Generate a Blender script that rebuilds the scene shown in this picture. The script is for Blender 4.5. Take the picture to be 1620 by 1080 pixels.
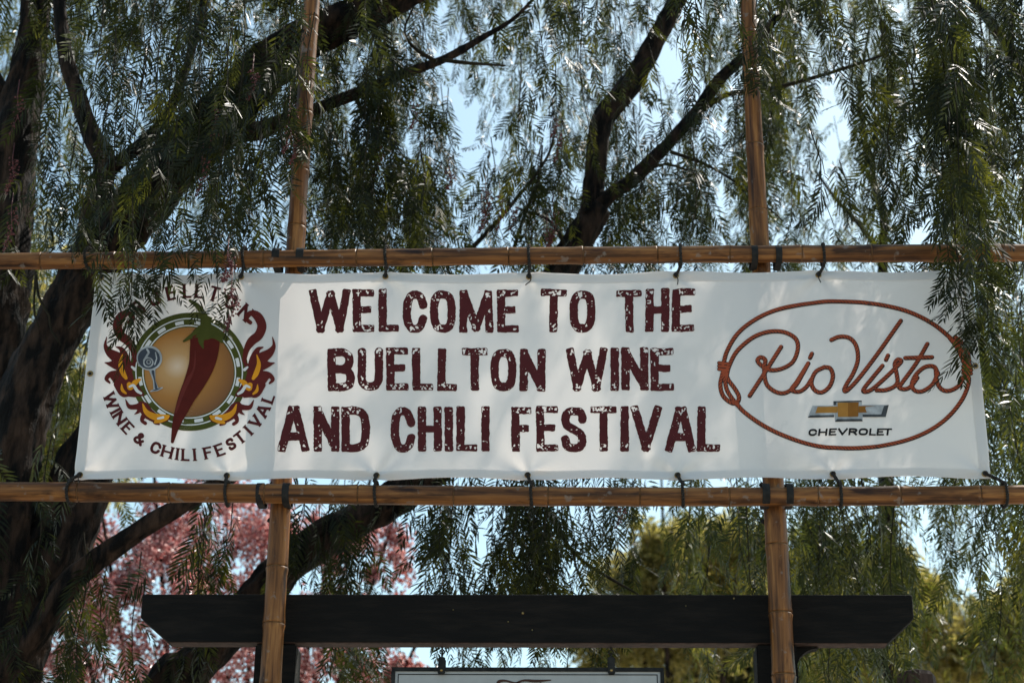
import bpy, math, random
import numpy as np
from mathutils import Vector, Matrix

for _o in list(bpy.data.objects):
    bpy.data.objects.remove(_o, do_unlink=True)
SC = bpy.context.scene
COL = SC.collection
rad = math.radians

# ------------------------------------------------------------------ camera
FPX = 2931.6                              # focal length in photo pixels (1620 wide)
BZ = 3.503                                # height of the banner's centre
CAM = np.array([0.1059, -4.6837, BZ - 1.9027])
PITCH, YAW, ROLL = rad(23.079), rad(1.897), rad(0.549)
_f = np.array([-math.sin(YAW) * math.cos(PITCH), math.cos(YAW) * math.cos(PITCH), math.sin(PITCH)])
_r0 = np.array([math.cos(YAW), math.sin(YAW), 0.0])
_u0 = np.cross(_r0, _f)
_r = _r0 * math.cos(ROLL) + _u0 * math.sin(ROLL)
_u = -_r0 * math.sin(ROLL) + _u0 * math.cos(ROLL)
cd = bpy.data.cameras.new('camera')
cam = bpy.data.objects.new('camera', cd)
COL.objects.link(cam)
cam.matrix_world = Matrix(((_r[0], _u[0], -_f[0], CAM[0]), (_r[1], _u[1], -_f[1], CAM[1]),
                           (_r[2], _u[2], -_f[2], CAM[2]), (0, 0, 0, 1)))
cd.sensor_width = 36.0
cd.lens = FPX / 1620 * 36
cd.clip_start, cd.clip_end = 0.05, 3000
cd.dof.use_dof = True
cd.dof.focus_distance = 5.05
cd.dof.aperture_fstop = 4.5
SC.camera = cam

# ------------------------------------------------------------------ sky, sun, exposure
SUN_EL, SUN_AZ = rad(52), rad(46)         # the sun stands behind the banner, to the right
w = bpy.data.worlds.new('World'); SC.world = w; w.use_nodes = True
nt = w.node_tree; nt.nodes.clear()
sky = nt.nodes.new('ShaderNodeTexSky'); sky.sky_type = 'NISHITA'; sky.sun_disc = False
sky.sun_elevation = SUN_EL; sky.sun_rotation = SUN_AZ
sky.air_density = 1.0; sky.dust_density = 1.7; sky.ozone_density = 0.6
bg = nt.nodes.new('ShaderNodeBackground'); bg.inputs[1].default_value = 0.15
out = nt.nodes.new('ShaderNodeOutputWorld')
tint = nt.nodes.new('ShaderNodeMix'); tint.data_type = 'RGBA'; tint.blend_type = 'MULTIPLY'; tint.inputs[0].default_value = 1
tint.inputs[7].default_value = (1.01, 1.12, .97, 1)   # one even tint: the photograph's cool-cyan white balance
nt.links.new(sky.outputs[0], tint.inputs[6]); nt.links.new(tint.outputs[2], bg.inputs[0]); nt.links.new(bg.outputs[0], out.inputs[0])
sd = bpy.data.lights.new('sun', 'SUN'); sd.energy = 5.0; sd.angle = rad(0.53); sd.color = (1, .94, .85)
sun = bpy.data.objects.new('sun', sd); COL.objects.link(sun)
sdir = Vector((math.sin(SUN_AZ) * math.cos(SUN_EL), math.cos(SUN_AZ) * math.cos(SUN_EL), math.sin(SUN_EL)))
sun.rotation_euler = sdir.to_track_quat('Z', 'Y').to_euler()
sun.location = (8, 8, 14)
SC.view_settings.view_transform = 'Standard'; SC.view_settings.look = 'None'
SC.view_settings.gamma = 1.0; SC.view_settings.exposure = 0.55
SC.render.engine = 'CYCLES'
SC.cycles.max_bounces = 5; SC.cycles.diffuse_bounces = 3; SC.cycles.transmission_bounces = 3

# ------------------------------------------------------------------ helpers
def P(px, py, Y):
    """photo pixel -> point on the vertical plane y = Y (arrays welcome)"""
    px = np.asarray(px, float); py = np.asarray(py, float)
    d = _f + ((px - 810) / FPX)[..., None] * _r - ((py - 540) / FPX)[..., None] * _u
    t = (Y - CAM[1]) / d[..., 1]
    return CAM + d * t[..., None]

def mpp(px, py, Y):
    """metres per photo pixel there"""
    p = P(px, py, Y) - CAM
    return float(p @ _f) / FPX

def hexc(r, g, b):
    return tuple(((c / 255) / 12.92 if c <= 10 else ((c / 255 + .055) / 1.055) ** 2.4) for c in (r, g, b)) + (1,)

def newmat(name):
    m = bpy.data.materials.new(name); m.use_nodes = True
    n = m.node_tree; n.nodes.clear()
    o = n.nodes.new('ShaderNodeOutputMaterial')
    return m, n, o

def node(n, t, **kw):
    x = n.nodes.new(t)
    for k, v in kw.items():
        if k.startswith('i_'):
            x.inputs[k[2:].replace('_', ' ')].default_value = v
        else:
            setattr(x, k, v)
    return x

def ramp(n, fac, stops):
    r = n.nodes.new('ShaderNodeValToRGB')
    while len(r.color_ramp.elements) < len(stops): r.color_ramp.elements.new(.5)
    for e, (p, c) in zip(r.color_ramp.elements, stops):
        e.position = p; e.color = c if len(c) == 4 else tuple(c) + (1,)
    n.links.new(fac, r.inputs[0])
    return r

def coords(n, scale=(1, 1, 1), kind='Object'):
    tc = n.nodes.new('ShaderNodeTexCoord'); mp = n.nodes.new('ShaderNodeMapping')
    mp.inputs['Scale'].default_value = scale
    n.links.new(tc.outputs[kind], mp.inputs[0])
    return mp.outputs[0]

def noisefac(n, vec, scale, detail=4, rough=.55):
    t = node(n, 'ShaderNodeTexNoise'); t.inputs['Scale'].default_value = scale
    t.inputs['Detail'].default_value = detail; t.inputs['Roughness'].default_value = rough
    n.links.new(vec, t.inputs['Vector'])
    return t.outputs['Fac']

def mat_simple(name, c1, c2, scale=8, rough=.6, bump=.2, stretch=(1, 1, 1), metallic=0, lo=.35, hi=.65, bscale=None, spec=.2):
    m, n, o = newmat(name)
    v = coords(n, stretch)
    f = noisefac(n, v, scale)
    r = ramp(n, f, [(lo, c1), (hi, c2)])
    b = node(n, 'ShaderNodeBsdfPrincipled'); b.inputs['Roughness'].default_value = rough
    b.inputs['Metallic'].default_value = metallic
    b.inputs['Specular IOR Level'].default_value = spec
    n.links.new(r.outputs[0], b.inputs['Base Color'])
    if bump:
        f2 = noisefac(n, v, bscale or scale * 3, 6)
        bp = node(n, 'ShaderNodeBump'); bp.inputs['Strength'].default_value = bump; bp.inputs['Distance'].default_value = .03 if bump > .8 else .01
        n.links.new(f2, bp.inputs['Height']); n.links.new(bp.outputs[0], b.inputs['Normal'])
    n.links.new(b.outputs[0], o.inputs[0])
    return m

def mat_leaf(name, cols, tcol, trans=.35, rough=.35, scale=6, spec=.32):
    m, n, o = newmat(name)
    v = coords(n)
    f = noisefac(n, v, scale, 2)
    r = ramp(n, f, cols)
    b = node(n, 'ShaderNodeBsdfPrincipled'); b.inputs['Roughness'].default_value = rough
    b.inputs['Specular IOR Level'].default_value = spec
    n.links.new(r.outputs[0], b.inputs['Base Color'])
    t = node(n, 'ShaderNodeBsdfTranslucent')
    r2 = ramp(n, f, tcol); n.links.new(r2.outputs[0], t.inputs[0])
    mx = node(n, 'ShaderNodeMixShader'); mx.inputs[0].default_value = trans
    n.links.new(b.outputs[0], mx.inputs[1]); n.links.new(t.outputs[0], mx.inputs[2])
    n.links.new(mx.outputs[0], o.inputs[0])
    return m

def mat_print(name, col, rough=.55, var=.12):
    m, n, o = newmat(name)
    f = noisefac(n, coords(n), 30, 3)
    c = np.array(col[:3])
    r = ramp(n, f, [(.3, tuple(c * (1 - var))), (.7, tuple(np.minimum(c * (1 + var), 1)))])
    b = node(n, 'ShaderNodeBsdfPrincipled'); b.inputs['Roughness'].default_value = rough; b.inputs['Specular IOR Level'].default_value = .12
    n.links.new(r.outputs[0], b.inputs['Base Color'])
    n.links.new(b.outputs[0], o.inputs[0])
    return m

def mat_bamboo(name, axis):
    m, n, o = newmat(name)
    st = [60, 60, 60]; st[axis] = 3
    v = coords(n, tuple(st)); f = noisefac(n, v, 1, 5, .6)
    st2 = [22, 22, 22]; st2[axis] = 5
    v2 = coords(n, tuple(st2)); f2 = noisefac(n, v2, 1, 4, .6)
    r = ramp(n, f, [(.28, (.016, .006, .002)), (.42, (.090, .034, .009)), (.55, (.195, .078, .021)), (.75, (.38, .18, .055))])
    # weathered blotches: dark mould and pale grey scuffs
    d = ramp(n, f2, [(.34, (.12, .09, .07)), (.44, (1, 1, 1)), (.60, (1, 1, 1)), (.68, (.40, .36, .34))])
    mx = node(n, 'ShaderNodeMix', data_type='RGBA', blend_type='MULTIPLY'); mx.inputs[0].default_value = .9
    n.links.new(r.outputs[0], mx.inputs[6]); n.links.new(d.outputs[0], mx.inputs[7])
    v3 = coords(n, (38, 38, 38)); f3 = noisefac(n, v3, 1, 3, .5)
    g = ramp(n, f3, [(.63, (0, 0, 0)), (.70, (1, 1, 1))])
    mg = node(n, 'ShaderNodeMix', data_type='RGBA'); mg.inputs[7].default_value = (.19, .16, .14, 1)
    gm = node(n, 'ShaderNodeMath', operation='MULTIPLY'); gm.inputs[1].default_value = .6
    n.links.new(g.outputs[0], gm.inputs[0]); n.links.new(gm.outputs[0], mg.inputs[0])
    n.links.new(mx.outputs[2], mg.inputs[6])
    b = node(n, 'ShaderNodeBsdfPrincipled'); b.inputs['Roughness'].default_value = .45; b.inputs['Specular IOR Level'].default_value = .25
    n.links.new(mg.outputs[2], b.inputs['Base Color'])
    bp = node(n, 'ShaderNodeBump'); bp.inputs['Strength'].default_value = .25; bp.inputs['Distance'].default_value = .004
    n.links.new(f, bp.inputs['Height']); n.links.new(bp.outputs[0], b.inputs['Normal'])
    n.links.new(b.outputs[0], o.inputs[0])
    return m

M = {}
M['bamboo_x'] = mat_bamboo('bamboo_rail', 0)
M['bamboo_z'] = mat_bamboo('bamboo_pole', 2)
M['node'] = mat_simple('bamboo_node', (.06, .028, .012), (.22, .12, .055), 40, .6, .2)
M['black_wood'] = mat_simple('black_stained_wood', (.004, .0034, .003), (.013, .010, .008), 3, .85, .5, (3, 20, 20), lo=.45, hi=.8)
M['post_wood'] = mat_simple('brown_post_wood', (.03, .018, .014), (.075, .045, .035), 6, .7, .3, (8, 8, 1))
M['strap'] = mat_simple('black_strap', (.010, .010, .010), (.022, .021, .02), 60, .75, .2)
M['cord'] = mat_simple('dark_cord', (.012, .011, .010), (.045, .04, .036), 200, .8, .2)
M['metal_black'] = mat_simple('black_iron', (.012, .012, .012), (.03, .028, .026), 40, .5, .1, metallic=.6)
M['brass'] = mat_simple('brass', (.25, .16, .06), (.42, .30, .14), 50, .35, .05, metallic=1)
M['bark'] = mat_simple('pepper_bark', (.003, .0024, .002), (.052, .031, .021), 26, .9, 1.0, (1, 1, .28), bscale=34, lo=.44, hi=.68)
M['twig'] = mat_simple('twig_bark', (.010, .009, .005), (.028, .022, .012), 20, .9, 0)
M['grass'] = mat_simple('ground_pale_bounce', (.23, .21, .185), (.36, .33, .295), .6, .95, .4)  # unseen ground, its pale tone chosen to bounce fill light onto the banner
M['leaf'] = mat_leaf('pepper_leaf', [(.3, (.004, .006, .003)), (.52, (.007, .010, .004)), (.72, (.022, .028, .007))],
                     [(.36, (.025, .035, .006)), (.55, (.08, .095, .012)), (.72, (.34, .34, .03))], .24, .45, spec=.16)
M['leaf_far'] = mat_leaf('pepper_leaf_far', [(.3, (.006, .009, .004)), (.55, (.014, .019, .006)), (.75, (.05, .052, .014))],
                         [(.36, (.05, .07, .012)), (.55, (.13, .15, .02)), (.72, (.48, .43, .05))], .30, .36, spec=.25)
M['leaf_gold'] = mat_leaf('olive_gold_leaf', [(.36, (.04, .045, .014)), (.52, (.16, .14, .045)), (.68, (.34, .27, .10))],
                          [(.36, (.14, .14, .03)), (.52, (.50, .42, .10)), (.68, (.80, .66, .20))], .5, .3, 45)
M['leaf_red'] = mat_leaf('plum_leaf', [(.38, (.030, .007, .009)), (.49, (.20, .05, .05)), (.60, (.62, .44, .43))],
                         [(.37, (.10, .012, .014)), (.48, (.52, .08, .07)), (.60, (.92, .60, .56))], .40, .2, 55)  # palest stops put sunlit highlights into the leaf colour
M['berry'] = mat_simple('pink_berry', (.06, .018, .022), (.20, .06, .06), 120, .5, 0)

# the vinyl: white, and it lets the sun glow through from behind
m, n, o = newmat('banner_vinyl')
f = noisefac(n, coords(n), 3, 4); r = ramp(n, f, [(.3, (.70, .70, .71)), (.7, (.78, .78, .78))])
b = node(n, 'ShaderNodeBsdfPrincipled'); b.inputs['Roughness'].default_value = .5
n.links.new(r.outputs[0], b.inputs['Base Color'])
vv = coords(n); f2 = noisefac(n, vv, 9, 5)
bp = node(n, 'ShaderNodeBump'); bp.inputs['Strength'].default_value = .12; bp.inputs['Distance'].default_value = .02
n.links.new(f2, bp.inputs['Height']); n.links.new(bp.outputs[0], b.inputs['Normal'])
t = node(n, 'ShaderNodeBsdfTranslucent'); t.inputs[0].default_value = (.84, .76, .71, 1)
mx = node(n, 'ShaderNodeMixShader'); mx.inputs[0].default_value = .30
n.links.new(b.outputs[0], mx.inputs[1]); n.links.new(t.outputs[0], mx.inputs[2]); n.links.new(mx.outputs[0], o.inputs[0])
M['vinyl'] = m
M['maroon'] = mat_print('print_maroon', (.075, .013, .014, 1))
M['flame'] = mat_print('print_flame_maroon', (.105, .015, .012, 1))
M['pgreen'] = mat_print('print_olive_green', (.062, .068, .012, 1))
M['pwhite'] = mat_print('print_white', (.66, .66, .66, 1), var=.03)
M['pyellow'] = mat_print('print_amber', (.66, .27, .015, 1))
M['ppepper'] = mat_print('print_pepper_red', (.085, .010, .006, 1))
M['pgrey'] = mat_print('print_blue_grey', (.05, .06, .08, 1))
M['psilver'] = mat_print('print_silver', (.34, .36, .38, 1), var=.4)
M['pblack'] = mat_print('print_black', (.014, .014, .015, 1))
M['prust'] = mat_print('print_rust', (.30, .062, .026, 1))
M['pgold'] = mat_print('print_gold', (.36, .17, .035, 1))
M['pgold2'] = mat_print('print_dark_gold', (.24, .10, .018, 1))
M['board'] = mat_print('sign_board_white', (.36, .37, .37, 1), var=.06)
M['script'] = mat_print('sign_script_brown', (.06, .03, .022, 1))

def link(name, me, parent=None, mat=None, label=None):
    ob = bpy.data.objects.new(name, me); COL.objects.link(ob)
    if parent is not None: ob.parent = parent
    if mat is not None and me is not None: me.materials.append(mat if not isinstance(mat, str) else M[mat])
    if label: ob['label'] = label
    return ob

def tag(ob, label, cat, group=None):
    ob['label'] = label; ob['category'] = cat
    if group: ob['group'] = group
    return ob

def empty(name, loc, label, cat, group=None):
    e = bpy.data.objects.new(name, None); COL.objects.link(e)
    e.location = tuple(loc); e.empty_display_size = .1
    return tag(e, label, cat, group)

def wloc(ob):
    v = np.zeros(3)
    while ob is not None:
        v = v + np.array(ob.location); ob = ob.parent
    return v

def obj(name, verts, faces, mat, parent=None, smooth=False, label=None):
    """verts in world coordinates -> one mesh object under parent"""
    v = np.asarray(verts, float)
    if parent is not None: v = v - wloc(parent)
    me = bpy.data.meshes.new(name)
    me.from_pydata([tuple(a) for a in v], [], [tuple(int(i) for i in fc) for fc in faces])
    me.validate(); me.update()
    if smooth:
        me.polygons.foreach_set('use_smooth', [True] * len(me.polygons))
    return link(name, me, parent, mat, label)

def tri_mesh(name, V, T, mat, parent=None, smooth=False):
    V = np.asarray(V, np.float32)
    if parent is not None: V = V - wloc(parent).astype(np.float32)
    T = np.asarray(T, np.int32)
    me = bpy.data.meshes.new(name)
    me.vertices.add(len(V)); me.vertices.foreach_set('co', V.ravel())
    me.loops.add(T.size); me.loops.foreach_set('vertex_index', T.ravel())
    k = T.shape[1]
    me.polygons.add(len(T)); me.polygons.foreach_set('loop_start', np.arange(0, T.size, k, dtype=np.int32))
    me.polygons.foreach_set('loop_total', np.full(len(T), k, np.int32))
    if smooth: me.polygons.foreach_set('use_smooth', np.ones(len(T), bool))
    me.update(calc_edges=True)
    return link(name, me, parent, mat)

def box(x0, x1, y0, y1, z0, z1, bev=0.0):
    """box with its long edges chamfered when bev > 0"""
    import bmesh
    bm = bmesh.new(); bmesh.ops.create_cube(bm, size=1)
    for v in bm.verts:
        v.co = ((x0 + x1) / 2 + v.co.x * (x1 - x0), (y0 + y1) / 2 + v.co.y * (y1 - y0), (z0 + z1) / 2 + v.co.z * (z1 - z0))
    if bev: bmesh.ops.bevel(bm, geom=bm.edges[:], offset=bev, segments=2, affect='EDGES')
    vs = [tuple(v.co) for v in bm.verts]; fs = [[v.index for v in f.verts] for f in bm.faces]
    bm.free(); return vs, fs

def frames(pts):
    pts = np.asarray(pts, float); n_ = len(pts)
    tg = np.gradient(pts, axis=0); tg /= np.linalg.norm(tg, axis=1)[:, None] + 1e-12
    ref = np.array([0, 0, 1.]) if abs(tg[0][2]) < .8 else np.array([0, 1., 0])
    a = np.cross(tg[0], ref); a /= np.linalg.norm(a)
    A = [a]
    for i in range(1, n_):
        a = A[-1] - tg[i] * (A[-1] @ tg[i]); a /= np.linalg.norm(a) + 1e-12; A.append(a)
    A = np.array(A); B = np.cross(tg, A)
    return tg, A, B

def tube(pts, rr, k=8, caps=True, rad_fn=None):
    pts = np.asarray(pts, float); n_ = len(pts)
    rr = np.full(n_, rr) if np.isscalar(rr) else np.asarray(rr, float)
    tg, A, B = frames(pts)
    th = np.arange(k) * 2 * math.pi / k
    R = rr[:, None] * np.ones((1, k))
    if rad_fn is not None: R = R * rad_fn(np.arange(n_)[:, None], th[None, :])
    V = pts[:, None] + R[..., None] * (np.cos(th)[None, :, None] * A[:, None] + np.sin(th)[None, :, None] * B[:, None])
    V = V.reshape(-1, 3)
    F = []
    for i in range(n_ - 1):
        for j in range(k):
            j2 = (j + 1) % k
            F.append((i * k + j, i * k + j2, (i + 1) * k + j2, (i + 1) * k + j))
    if caps:
        F.append(tuple(range(k))[::-1]); F.append(tuple((n_ - 1) * k + j for j in range(k)))
    return V, F

def merge(parts):
    V = []; F = []; o_ = 0
    for v, f in parts:
        v = np.asarray(v, float); V.append(v); F += [tuple(i + o_ for i in fc) for fc in f]; o_ += len(v)
    return np.concatenate(V), F

def catmull(pts, per=8, closed=False):
    p = np.asarray(pts, float)
    if closed: q = np.concatenate([p[-1:], p, p[:2]])
    else: q = np.concatenate([2 * p[:1] - p[1:2], p, 2 * p[-1:] - p[-2:-1]])
    outp = []
    for i in range(1, len(q) - 2):
        t_ = np.linspace(0, 1, per, endpoint=False)[:, None]
        a, b_, c, d = q[i - 1], q[i], q[i + 1], q[i + 2]
        outp.append(.5 * (2 * b_ + (c - a) * t_ + (2 * a - 5 * b_ + 4 * c - d) * t_ ** 2 + (3 * b_ - a - 3 * c + d) * t_ ** 3))
    if not closed: outp.append(p[-1:])
    return np.concatenate(outp)

def vnoise(shape_x, shape_y, cell, seed):
    """smooth value noise sampled at arrays x, y"""
    x = np.asarray(shape_x, float) / cell; y = np.asarray(shape_y, float) / cell
    rs = np.random.RandomState(seed); G = rs.rand(256, 256)
    xi = np.floor(x).astype(int); yi = np.floor(y).astype(int)
    fx = x - xi; fy = y - yi; fx = fx * fx * (3 - 2 * fx); fy = fy * fy * (3 - 2 * fy)
    g = lambda a, c: G[a % 256, c % 256]
    return (g(xi, yi) * (1 - fx) + g(xi + 1, yi) * fx) * (1 - fy) + (g(xi, yi + 1) * (1 - fx) + g(xi + 1, yi + 1) * fx) * fy

# ------------------------------------------------------------------ ground
gx = 400
V, F = box(-gx, gx, -gx, gx, -.6, 0)
gr = obj('ground', V, F, 'grass'); gr['kind'] = 'structure'; gr['label'] = 'unseen ground under the trees, made pale to bounce light'

# ------------------------------------------------------------------ arbor (black beam on two posts)
YB = 0.115                                 # front of posts and beam
def bx(px, py): return P(px, py, YB)
ab = empty('arbor', (bx(830, 1000)[0], YB + .06, 0), 'black wooden arbor with clipped beam ends behind the bamboo poles', 'arbor')
L0, R0 = bx(225, 942), bx(1443, 937)
zt = (L0[2] + R0[2]) / 2; zb = (bx(300, 1018)[2] + bx(1380, 1015)[2]) / 2
zc = bx(225, 976)[2]
xl, xr = L0[0], R0[0]; xl2, xr2 = bx(267, 1018)[0], bx(1404, 1015)[0]
prof = [(xl, zt), (xr, zt), (xr, zc), (xr2, zb), (xl2, zb), (xl, zc)]
y0b, y1b = YB, YB + .055
Vb = [(x, y0b, z) for x, z in prof] + [(x, y1b, z) for x, z in prof]
Fb = [(0, 5, 4, 3, 2, 1), (6, 7, 8, 9, 10, 11)] + [(i, (i + 1) % 6, (i + 1) % 6 + 6, i + 6) for i in range(6)]
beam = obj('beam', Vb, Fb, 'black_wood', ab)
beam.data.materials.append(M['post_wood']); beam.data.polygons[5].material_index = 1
bm_ = beam.modifiers.new('bevel', 'BEVEL'); bm_.width = .004; bm_.segments = 2
for (pa, pb) in ((402, 467), (1198, 1262)):
    xa, xb = P(pa, 1050, YB + .004)[0], P(pb, 1050, YB + .004)[0]
    V, F = box(xa, xb, YB + .004, YB + .104, 0, zb - .002, .004)
    obj('post', V, F, 'black_wood', ab)
    if pa < 800: continue
    # short curved knee brace under the beam
    xs = xb + .001 if pa > 800 else xa - .001
    sg = 1 if pa > 800 else -1
    arc = [(xs, zb - .06)] + [(xs + sg * (.06 - .06 * math.cos(a)), zb - .06 + .055 * math.sin(a)) for a in np.linspace(.25, 1.5, 6)] + [(xs + sg * .06, zb - .003), (xs, zb - .003)]
    nb = len(arc)
    Vk = [(x, YB + .03, z) for x, z in arc] + [(x, YB + .07, z) for x, z in arc]
    Fk = [tuple(range(nb)), tuple(range(2 * nb - 1, nb - 1, -1))] + [(i, i + nb, (i + 1) % nb + nb, (i + 1) % nb) for i in range(nb)]
    obj('brace', Vk, Fk, 'black_wood', ab)
for (px, py, s) in ((827, 969, .004), (804, 983, .0025), (842, 996, .0025), (717, 964, .002), (1161, 946, .0028), (1085, 958, .002)):
    c = P(px, py, YB - .001)
    th = np.arange(6) * math.pi / 3
    Vn = [tuple(c + np.array([math.cos(a) * s, 0, math.sin(a) * s]) * k + np.array([0, -.004 * (1 - k), 0])) for k in (1, .5) for a in th]
    obj('nail_head', Vn, [tuple(range(6, 12))] + [(i, (i + 1) % 6, (i + 1) % 6 + 6, i + 6) for i in range(6)], 'brass', ab)

# ------------------------------------------------------------------ bamboo frame
def bamboo(e, A, B, ra, rb, nodes, mat, seed, k=20):
    """poles of internodes and node rings between points A and B; nodes = fractions"""
    rs = np.random.RandomState(seed)
    A = np.asarray(A); B = np.asarray(B); Ln = np.linalg.norm(B - A)
    ax = (B - A) / Ln
    s1 = np.cross(ax, (0, 1, 0) if abs(ax[1]) < .9 else (1, 0, 0)); s1 /= np.linalg.norm(s1); s2 = np.cross(ax, s1)
    ph = rs.rand(4) * 6.28
    def centre(t_):
        off = .006 * math.sin(3.1 * t_ * Ln / 2 + ph[0]) * s1 + .003 * math.sin(2.3 * t_ * Ln + ph[1]) * s2
        return A + (B - A) * t_ + off
    cuts = [0.] + sorted(nodes) + [1.]
    for a, b_ in zip(cuts[:-1], cuts[1:]):
        g = .004 / Ln
        ts = np.array([a + g * .4, a + g, a + g * 2.5, a + (b_ - a) * .12] + list(np.linspace(a + (b_ - a) * .2, a + (b_ - a) * .8, 6)) + [a + (b_ - a) * .88, b_ - g * 2.5, b_ - g, b_ - g * .4])
        bul = np.array([1.0, 1.035, 1.02, .995] + [.98] * 6 + [.99, 1.035, 1.075, 1.02])
        r_ = (ra + (rb - ra) * ts) * bul * (1 + .012 * rs.randn())
        Vt, Ft = tube([centre(t_) for t_ in ts], r_, k, True, lambda i, th: 1 + .012 * np.sin(2 * th + ph[2] + a * 9) + .006 * np.sin(5 * th + ph[3]))
        obj('internode', Vt, Ft, mat, e, True)
    for t_ in sorted(nodes):
        r_ = ra + (rb - ra) * t_; g = .004 / Ln
        ts = np.array([t_ - g * .45, t_, t_ + g * .45])
        Vt, Ft = tube([centre(q) for q in ts], r_ * np.array([.95, .965, .95]), k)
        obj('node_ring', Vt, Ft, 'node', e, True)
    return centre

def rail(yl, yr, wl, wr, nodepx, label, seed):
    A = P(-260, yl, 0.0); B = P(1880, yr, 0.0)
    zm = A[2]; 
    e = empty('bamboo_rail', (A + B) / 2, label, 'bamboo pole', 'horizontal bamboo rails')
    fr = [(P(x, yl + (yr - yl) * (x + 260) / 2140, 0)[0] - A[0]) / (B[0] - A[0]) for x in nodepx]
    ra = wl / 2 * mpp(0, yl, 0); rb = wr / 2 * mpp(1620, yr, 0)
    bamboo(e, A, B, ra, rb, fr, 'bamboo_x', seed)
    return A, B, ra, rb
UR = rail(411.2, 400.7, 27, 29, [-175, -55, 67, 184, 302, 432 - 14, 565, 685, 805, 923, 1040, 1154, 1268, 1378, 1481, 1583, 1690, 1790],
          'upper horizontal bamboo rail along the top of the banner', 3)
LR = rail(780, 782.5, 31, 31, [-165, -20, 125, 270, 420, 567, 718, 867, 1012, 1153, 1293, 1423, 1550, 1680, 1800],
          'lower horizontal bamboo rail along the bottom of the banner', 5)
def pole(pts, wpx, nodepy, label, seed):
    YP = .058
    # straight through two photo points, standing on the ground
    a = P(*pts[0], YP); b_ = P(*pts[1], YP)
    d = (b_ - a) / (b_[2] - a[2])
    A = a + d * (0.0 - a[2]); B = a + d * (6.3 - a[2])
    A[1] = B[1] = YP
    e = empty('bamboo_pole', A, label, 'bamboo pole', 'upright bamboo poles')
    zs = []
    for py in nodepy:
        # invert py -> z along pole
        zz = np.linspace(0.1, 6.2, 600); best = None
        pp = A + (B - A) * (zz / 6.3)[:, None]; q = pp - CAM; yy = 540 - FPX * (q @ _u) / (q @ _f)
        zs.append(zz[np.argmin(np.abs(yy - py))])
    zs = sorted(zs); gap = (zs[1] - zs[0])
    z_ = zs[0] - gap
    while z_ > .12: zs.append(z_); z_ -= gap * .97
    z_ = max(zs) + gap
    while z_ < 6.2: zs.append(z_); z_ += gap
    za = P(pts[1][0], pts[1][1], YP)[2]; zb_ = P(pts[0][0], pts[0][1], YP)[2]
    r1 = wpx[1] / 2 * mpp(*pts[1], YP); r0 = wpx[0] / 2 * mpp(*pts[0], YP)
    sl = (r0 - r1) / (zb_ - za); ra = r1 + sl * (0 - za); rb = r1 + sl * (6.3 - za)
    bamboo(e, A, B, ra, max(rb, .012), [z / 6.3 for z in zs], 'bamboo_z', seed)
    return A, B
PL = pole([(496, 0), (425, 1075)], (25, 35), [895, 988, 1083, 272, 180, 362], 'upright bamboo pole in front of the left post, behind the round emblem side', 11)
PR = pole([(1186, 0), (1237, 1075)], (25, 38), [863, 967, 1066, 128, 230, 337], 'upright bamboo pole behind the rope lettering, sunlit on its right edge', 12)

def railc(R, px, py):
    x = P(px, py, 0)[0]; t_ = (x - R[0][0]) / (R[1][0] - R[0][0])
    return R[0] + (R[1] - R[0]) * t_, R[2] + (R[3] - R[2]) * t_

# lashings: two black straps wound round rail and pole at each crossing
for R, py, bands, lab in ((UR, 405, ((432, 444), (470, 482)), 'black strap lashing where upper rail crosses the left bamboo pole'),
                          (UR, 402, ((1188, 1198), (1226, 1236)), 'black strap lashing where upper rail crosses the right bamboo pole'),
                          (LR, 780, ((407, 418), (448, 459)), 'black strap lashing where lower rail crosses the left bamboo pole'),
                          (LR, 782, ((1205, 1217), (1243, 1254)), 'black strap lashing where lower rail crosses the right bamboo pole')):
    c, r_ = railc(R, (bands[0][0] + bands[1][1]) / 2, py)
    e = empty('strap_lashing', c, lab, 'strap', 'strap lashings')
    for xa, xb in bands:
        x0, x1 = P(xa, py, 0)[0], P(xb, py, 0)[0]
        ce, rr_ = railc(R, (xa + xb) / 2, py)
        rr_ = rr_ * 1.05 + .0018; xm = (x0 + x1) / 2
        # band profile: front half round the rail, then back past the pole's back
        th = np.linspace(-math.pi / 2, math.pi / 2, 13)
        loop = [(-math.cos(a) * rr_, math.sin(a) * rr_) for a in th] + [(.045, rr_ * .95), (.062, rr_ * .6), (.062, -rr_ * .6), (.045, -rr_ * .95)]
        nl = len(loop); Vs = []
        for q, xo in ((0, x0), (0, x1), (-.002, x1), (-.002, x0)):
            for (yy, zz) in loop:
                s_ = 1 + q / rr_
                Vs.append((xo + (.0 if True else 0), ce[1] + yy * s_, ce[2] + zz * s_))
        Fs = []
        for q in range(4):
            for i in range(nl):
                a0 = q * nl + i; a1 = q * nl + (i + 1) % nl; q2 = (q + 1) % 4
                Fs.append((a0, a1, q2 * nl + (i + 1) % nl, q2 * nl + i))
        obj('strap_band', Vs, Fs, 'strap', e)
    # cross wraps round the pole just above and below the rail
    Pp = PL if bands[0][0] < 800 else PR
    for sg in (-1, 1):
        zc_ = c[2] + sg * (r_ + .016)
        t_ = zc_ / 6.3; pc = Pp[0] + (Pp[1] - Pp[0]) * t_
        rp = .031
        pts_ = [(pc[0] + math.cos(a) * rp, pc[1] + math.sin(a) * (rp + .001), zc_ - sg * .010 * math.cos(a * 1.0 + (0 if sg > 0 else .8))) for a in np.linspace(.35, math.pi - .35, 14)]
        Vt, Ft = tube(pts_, .007, 6)
        obj('strap_wrap', Vt, Ft, 'strap', e, True)

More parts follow.
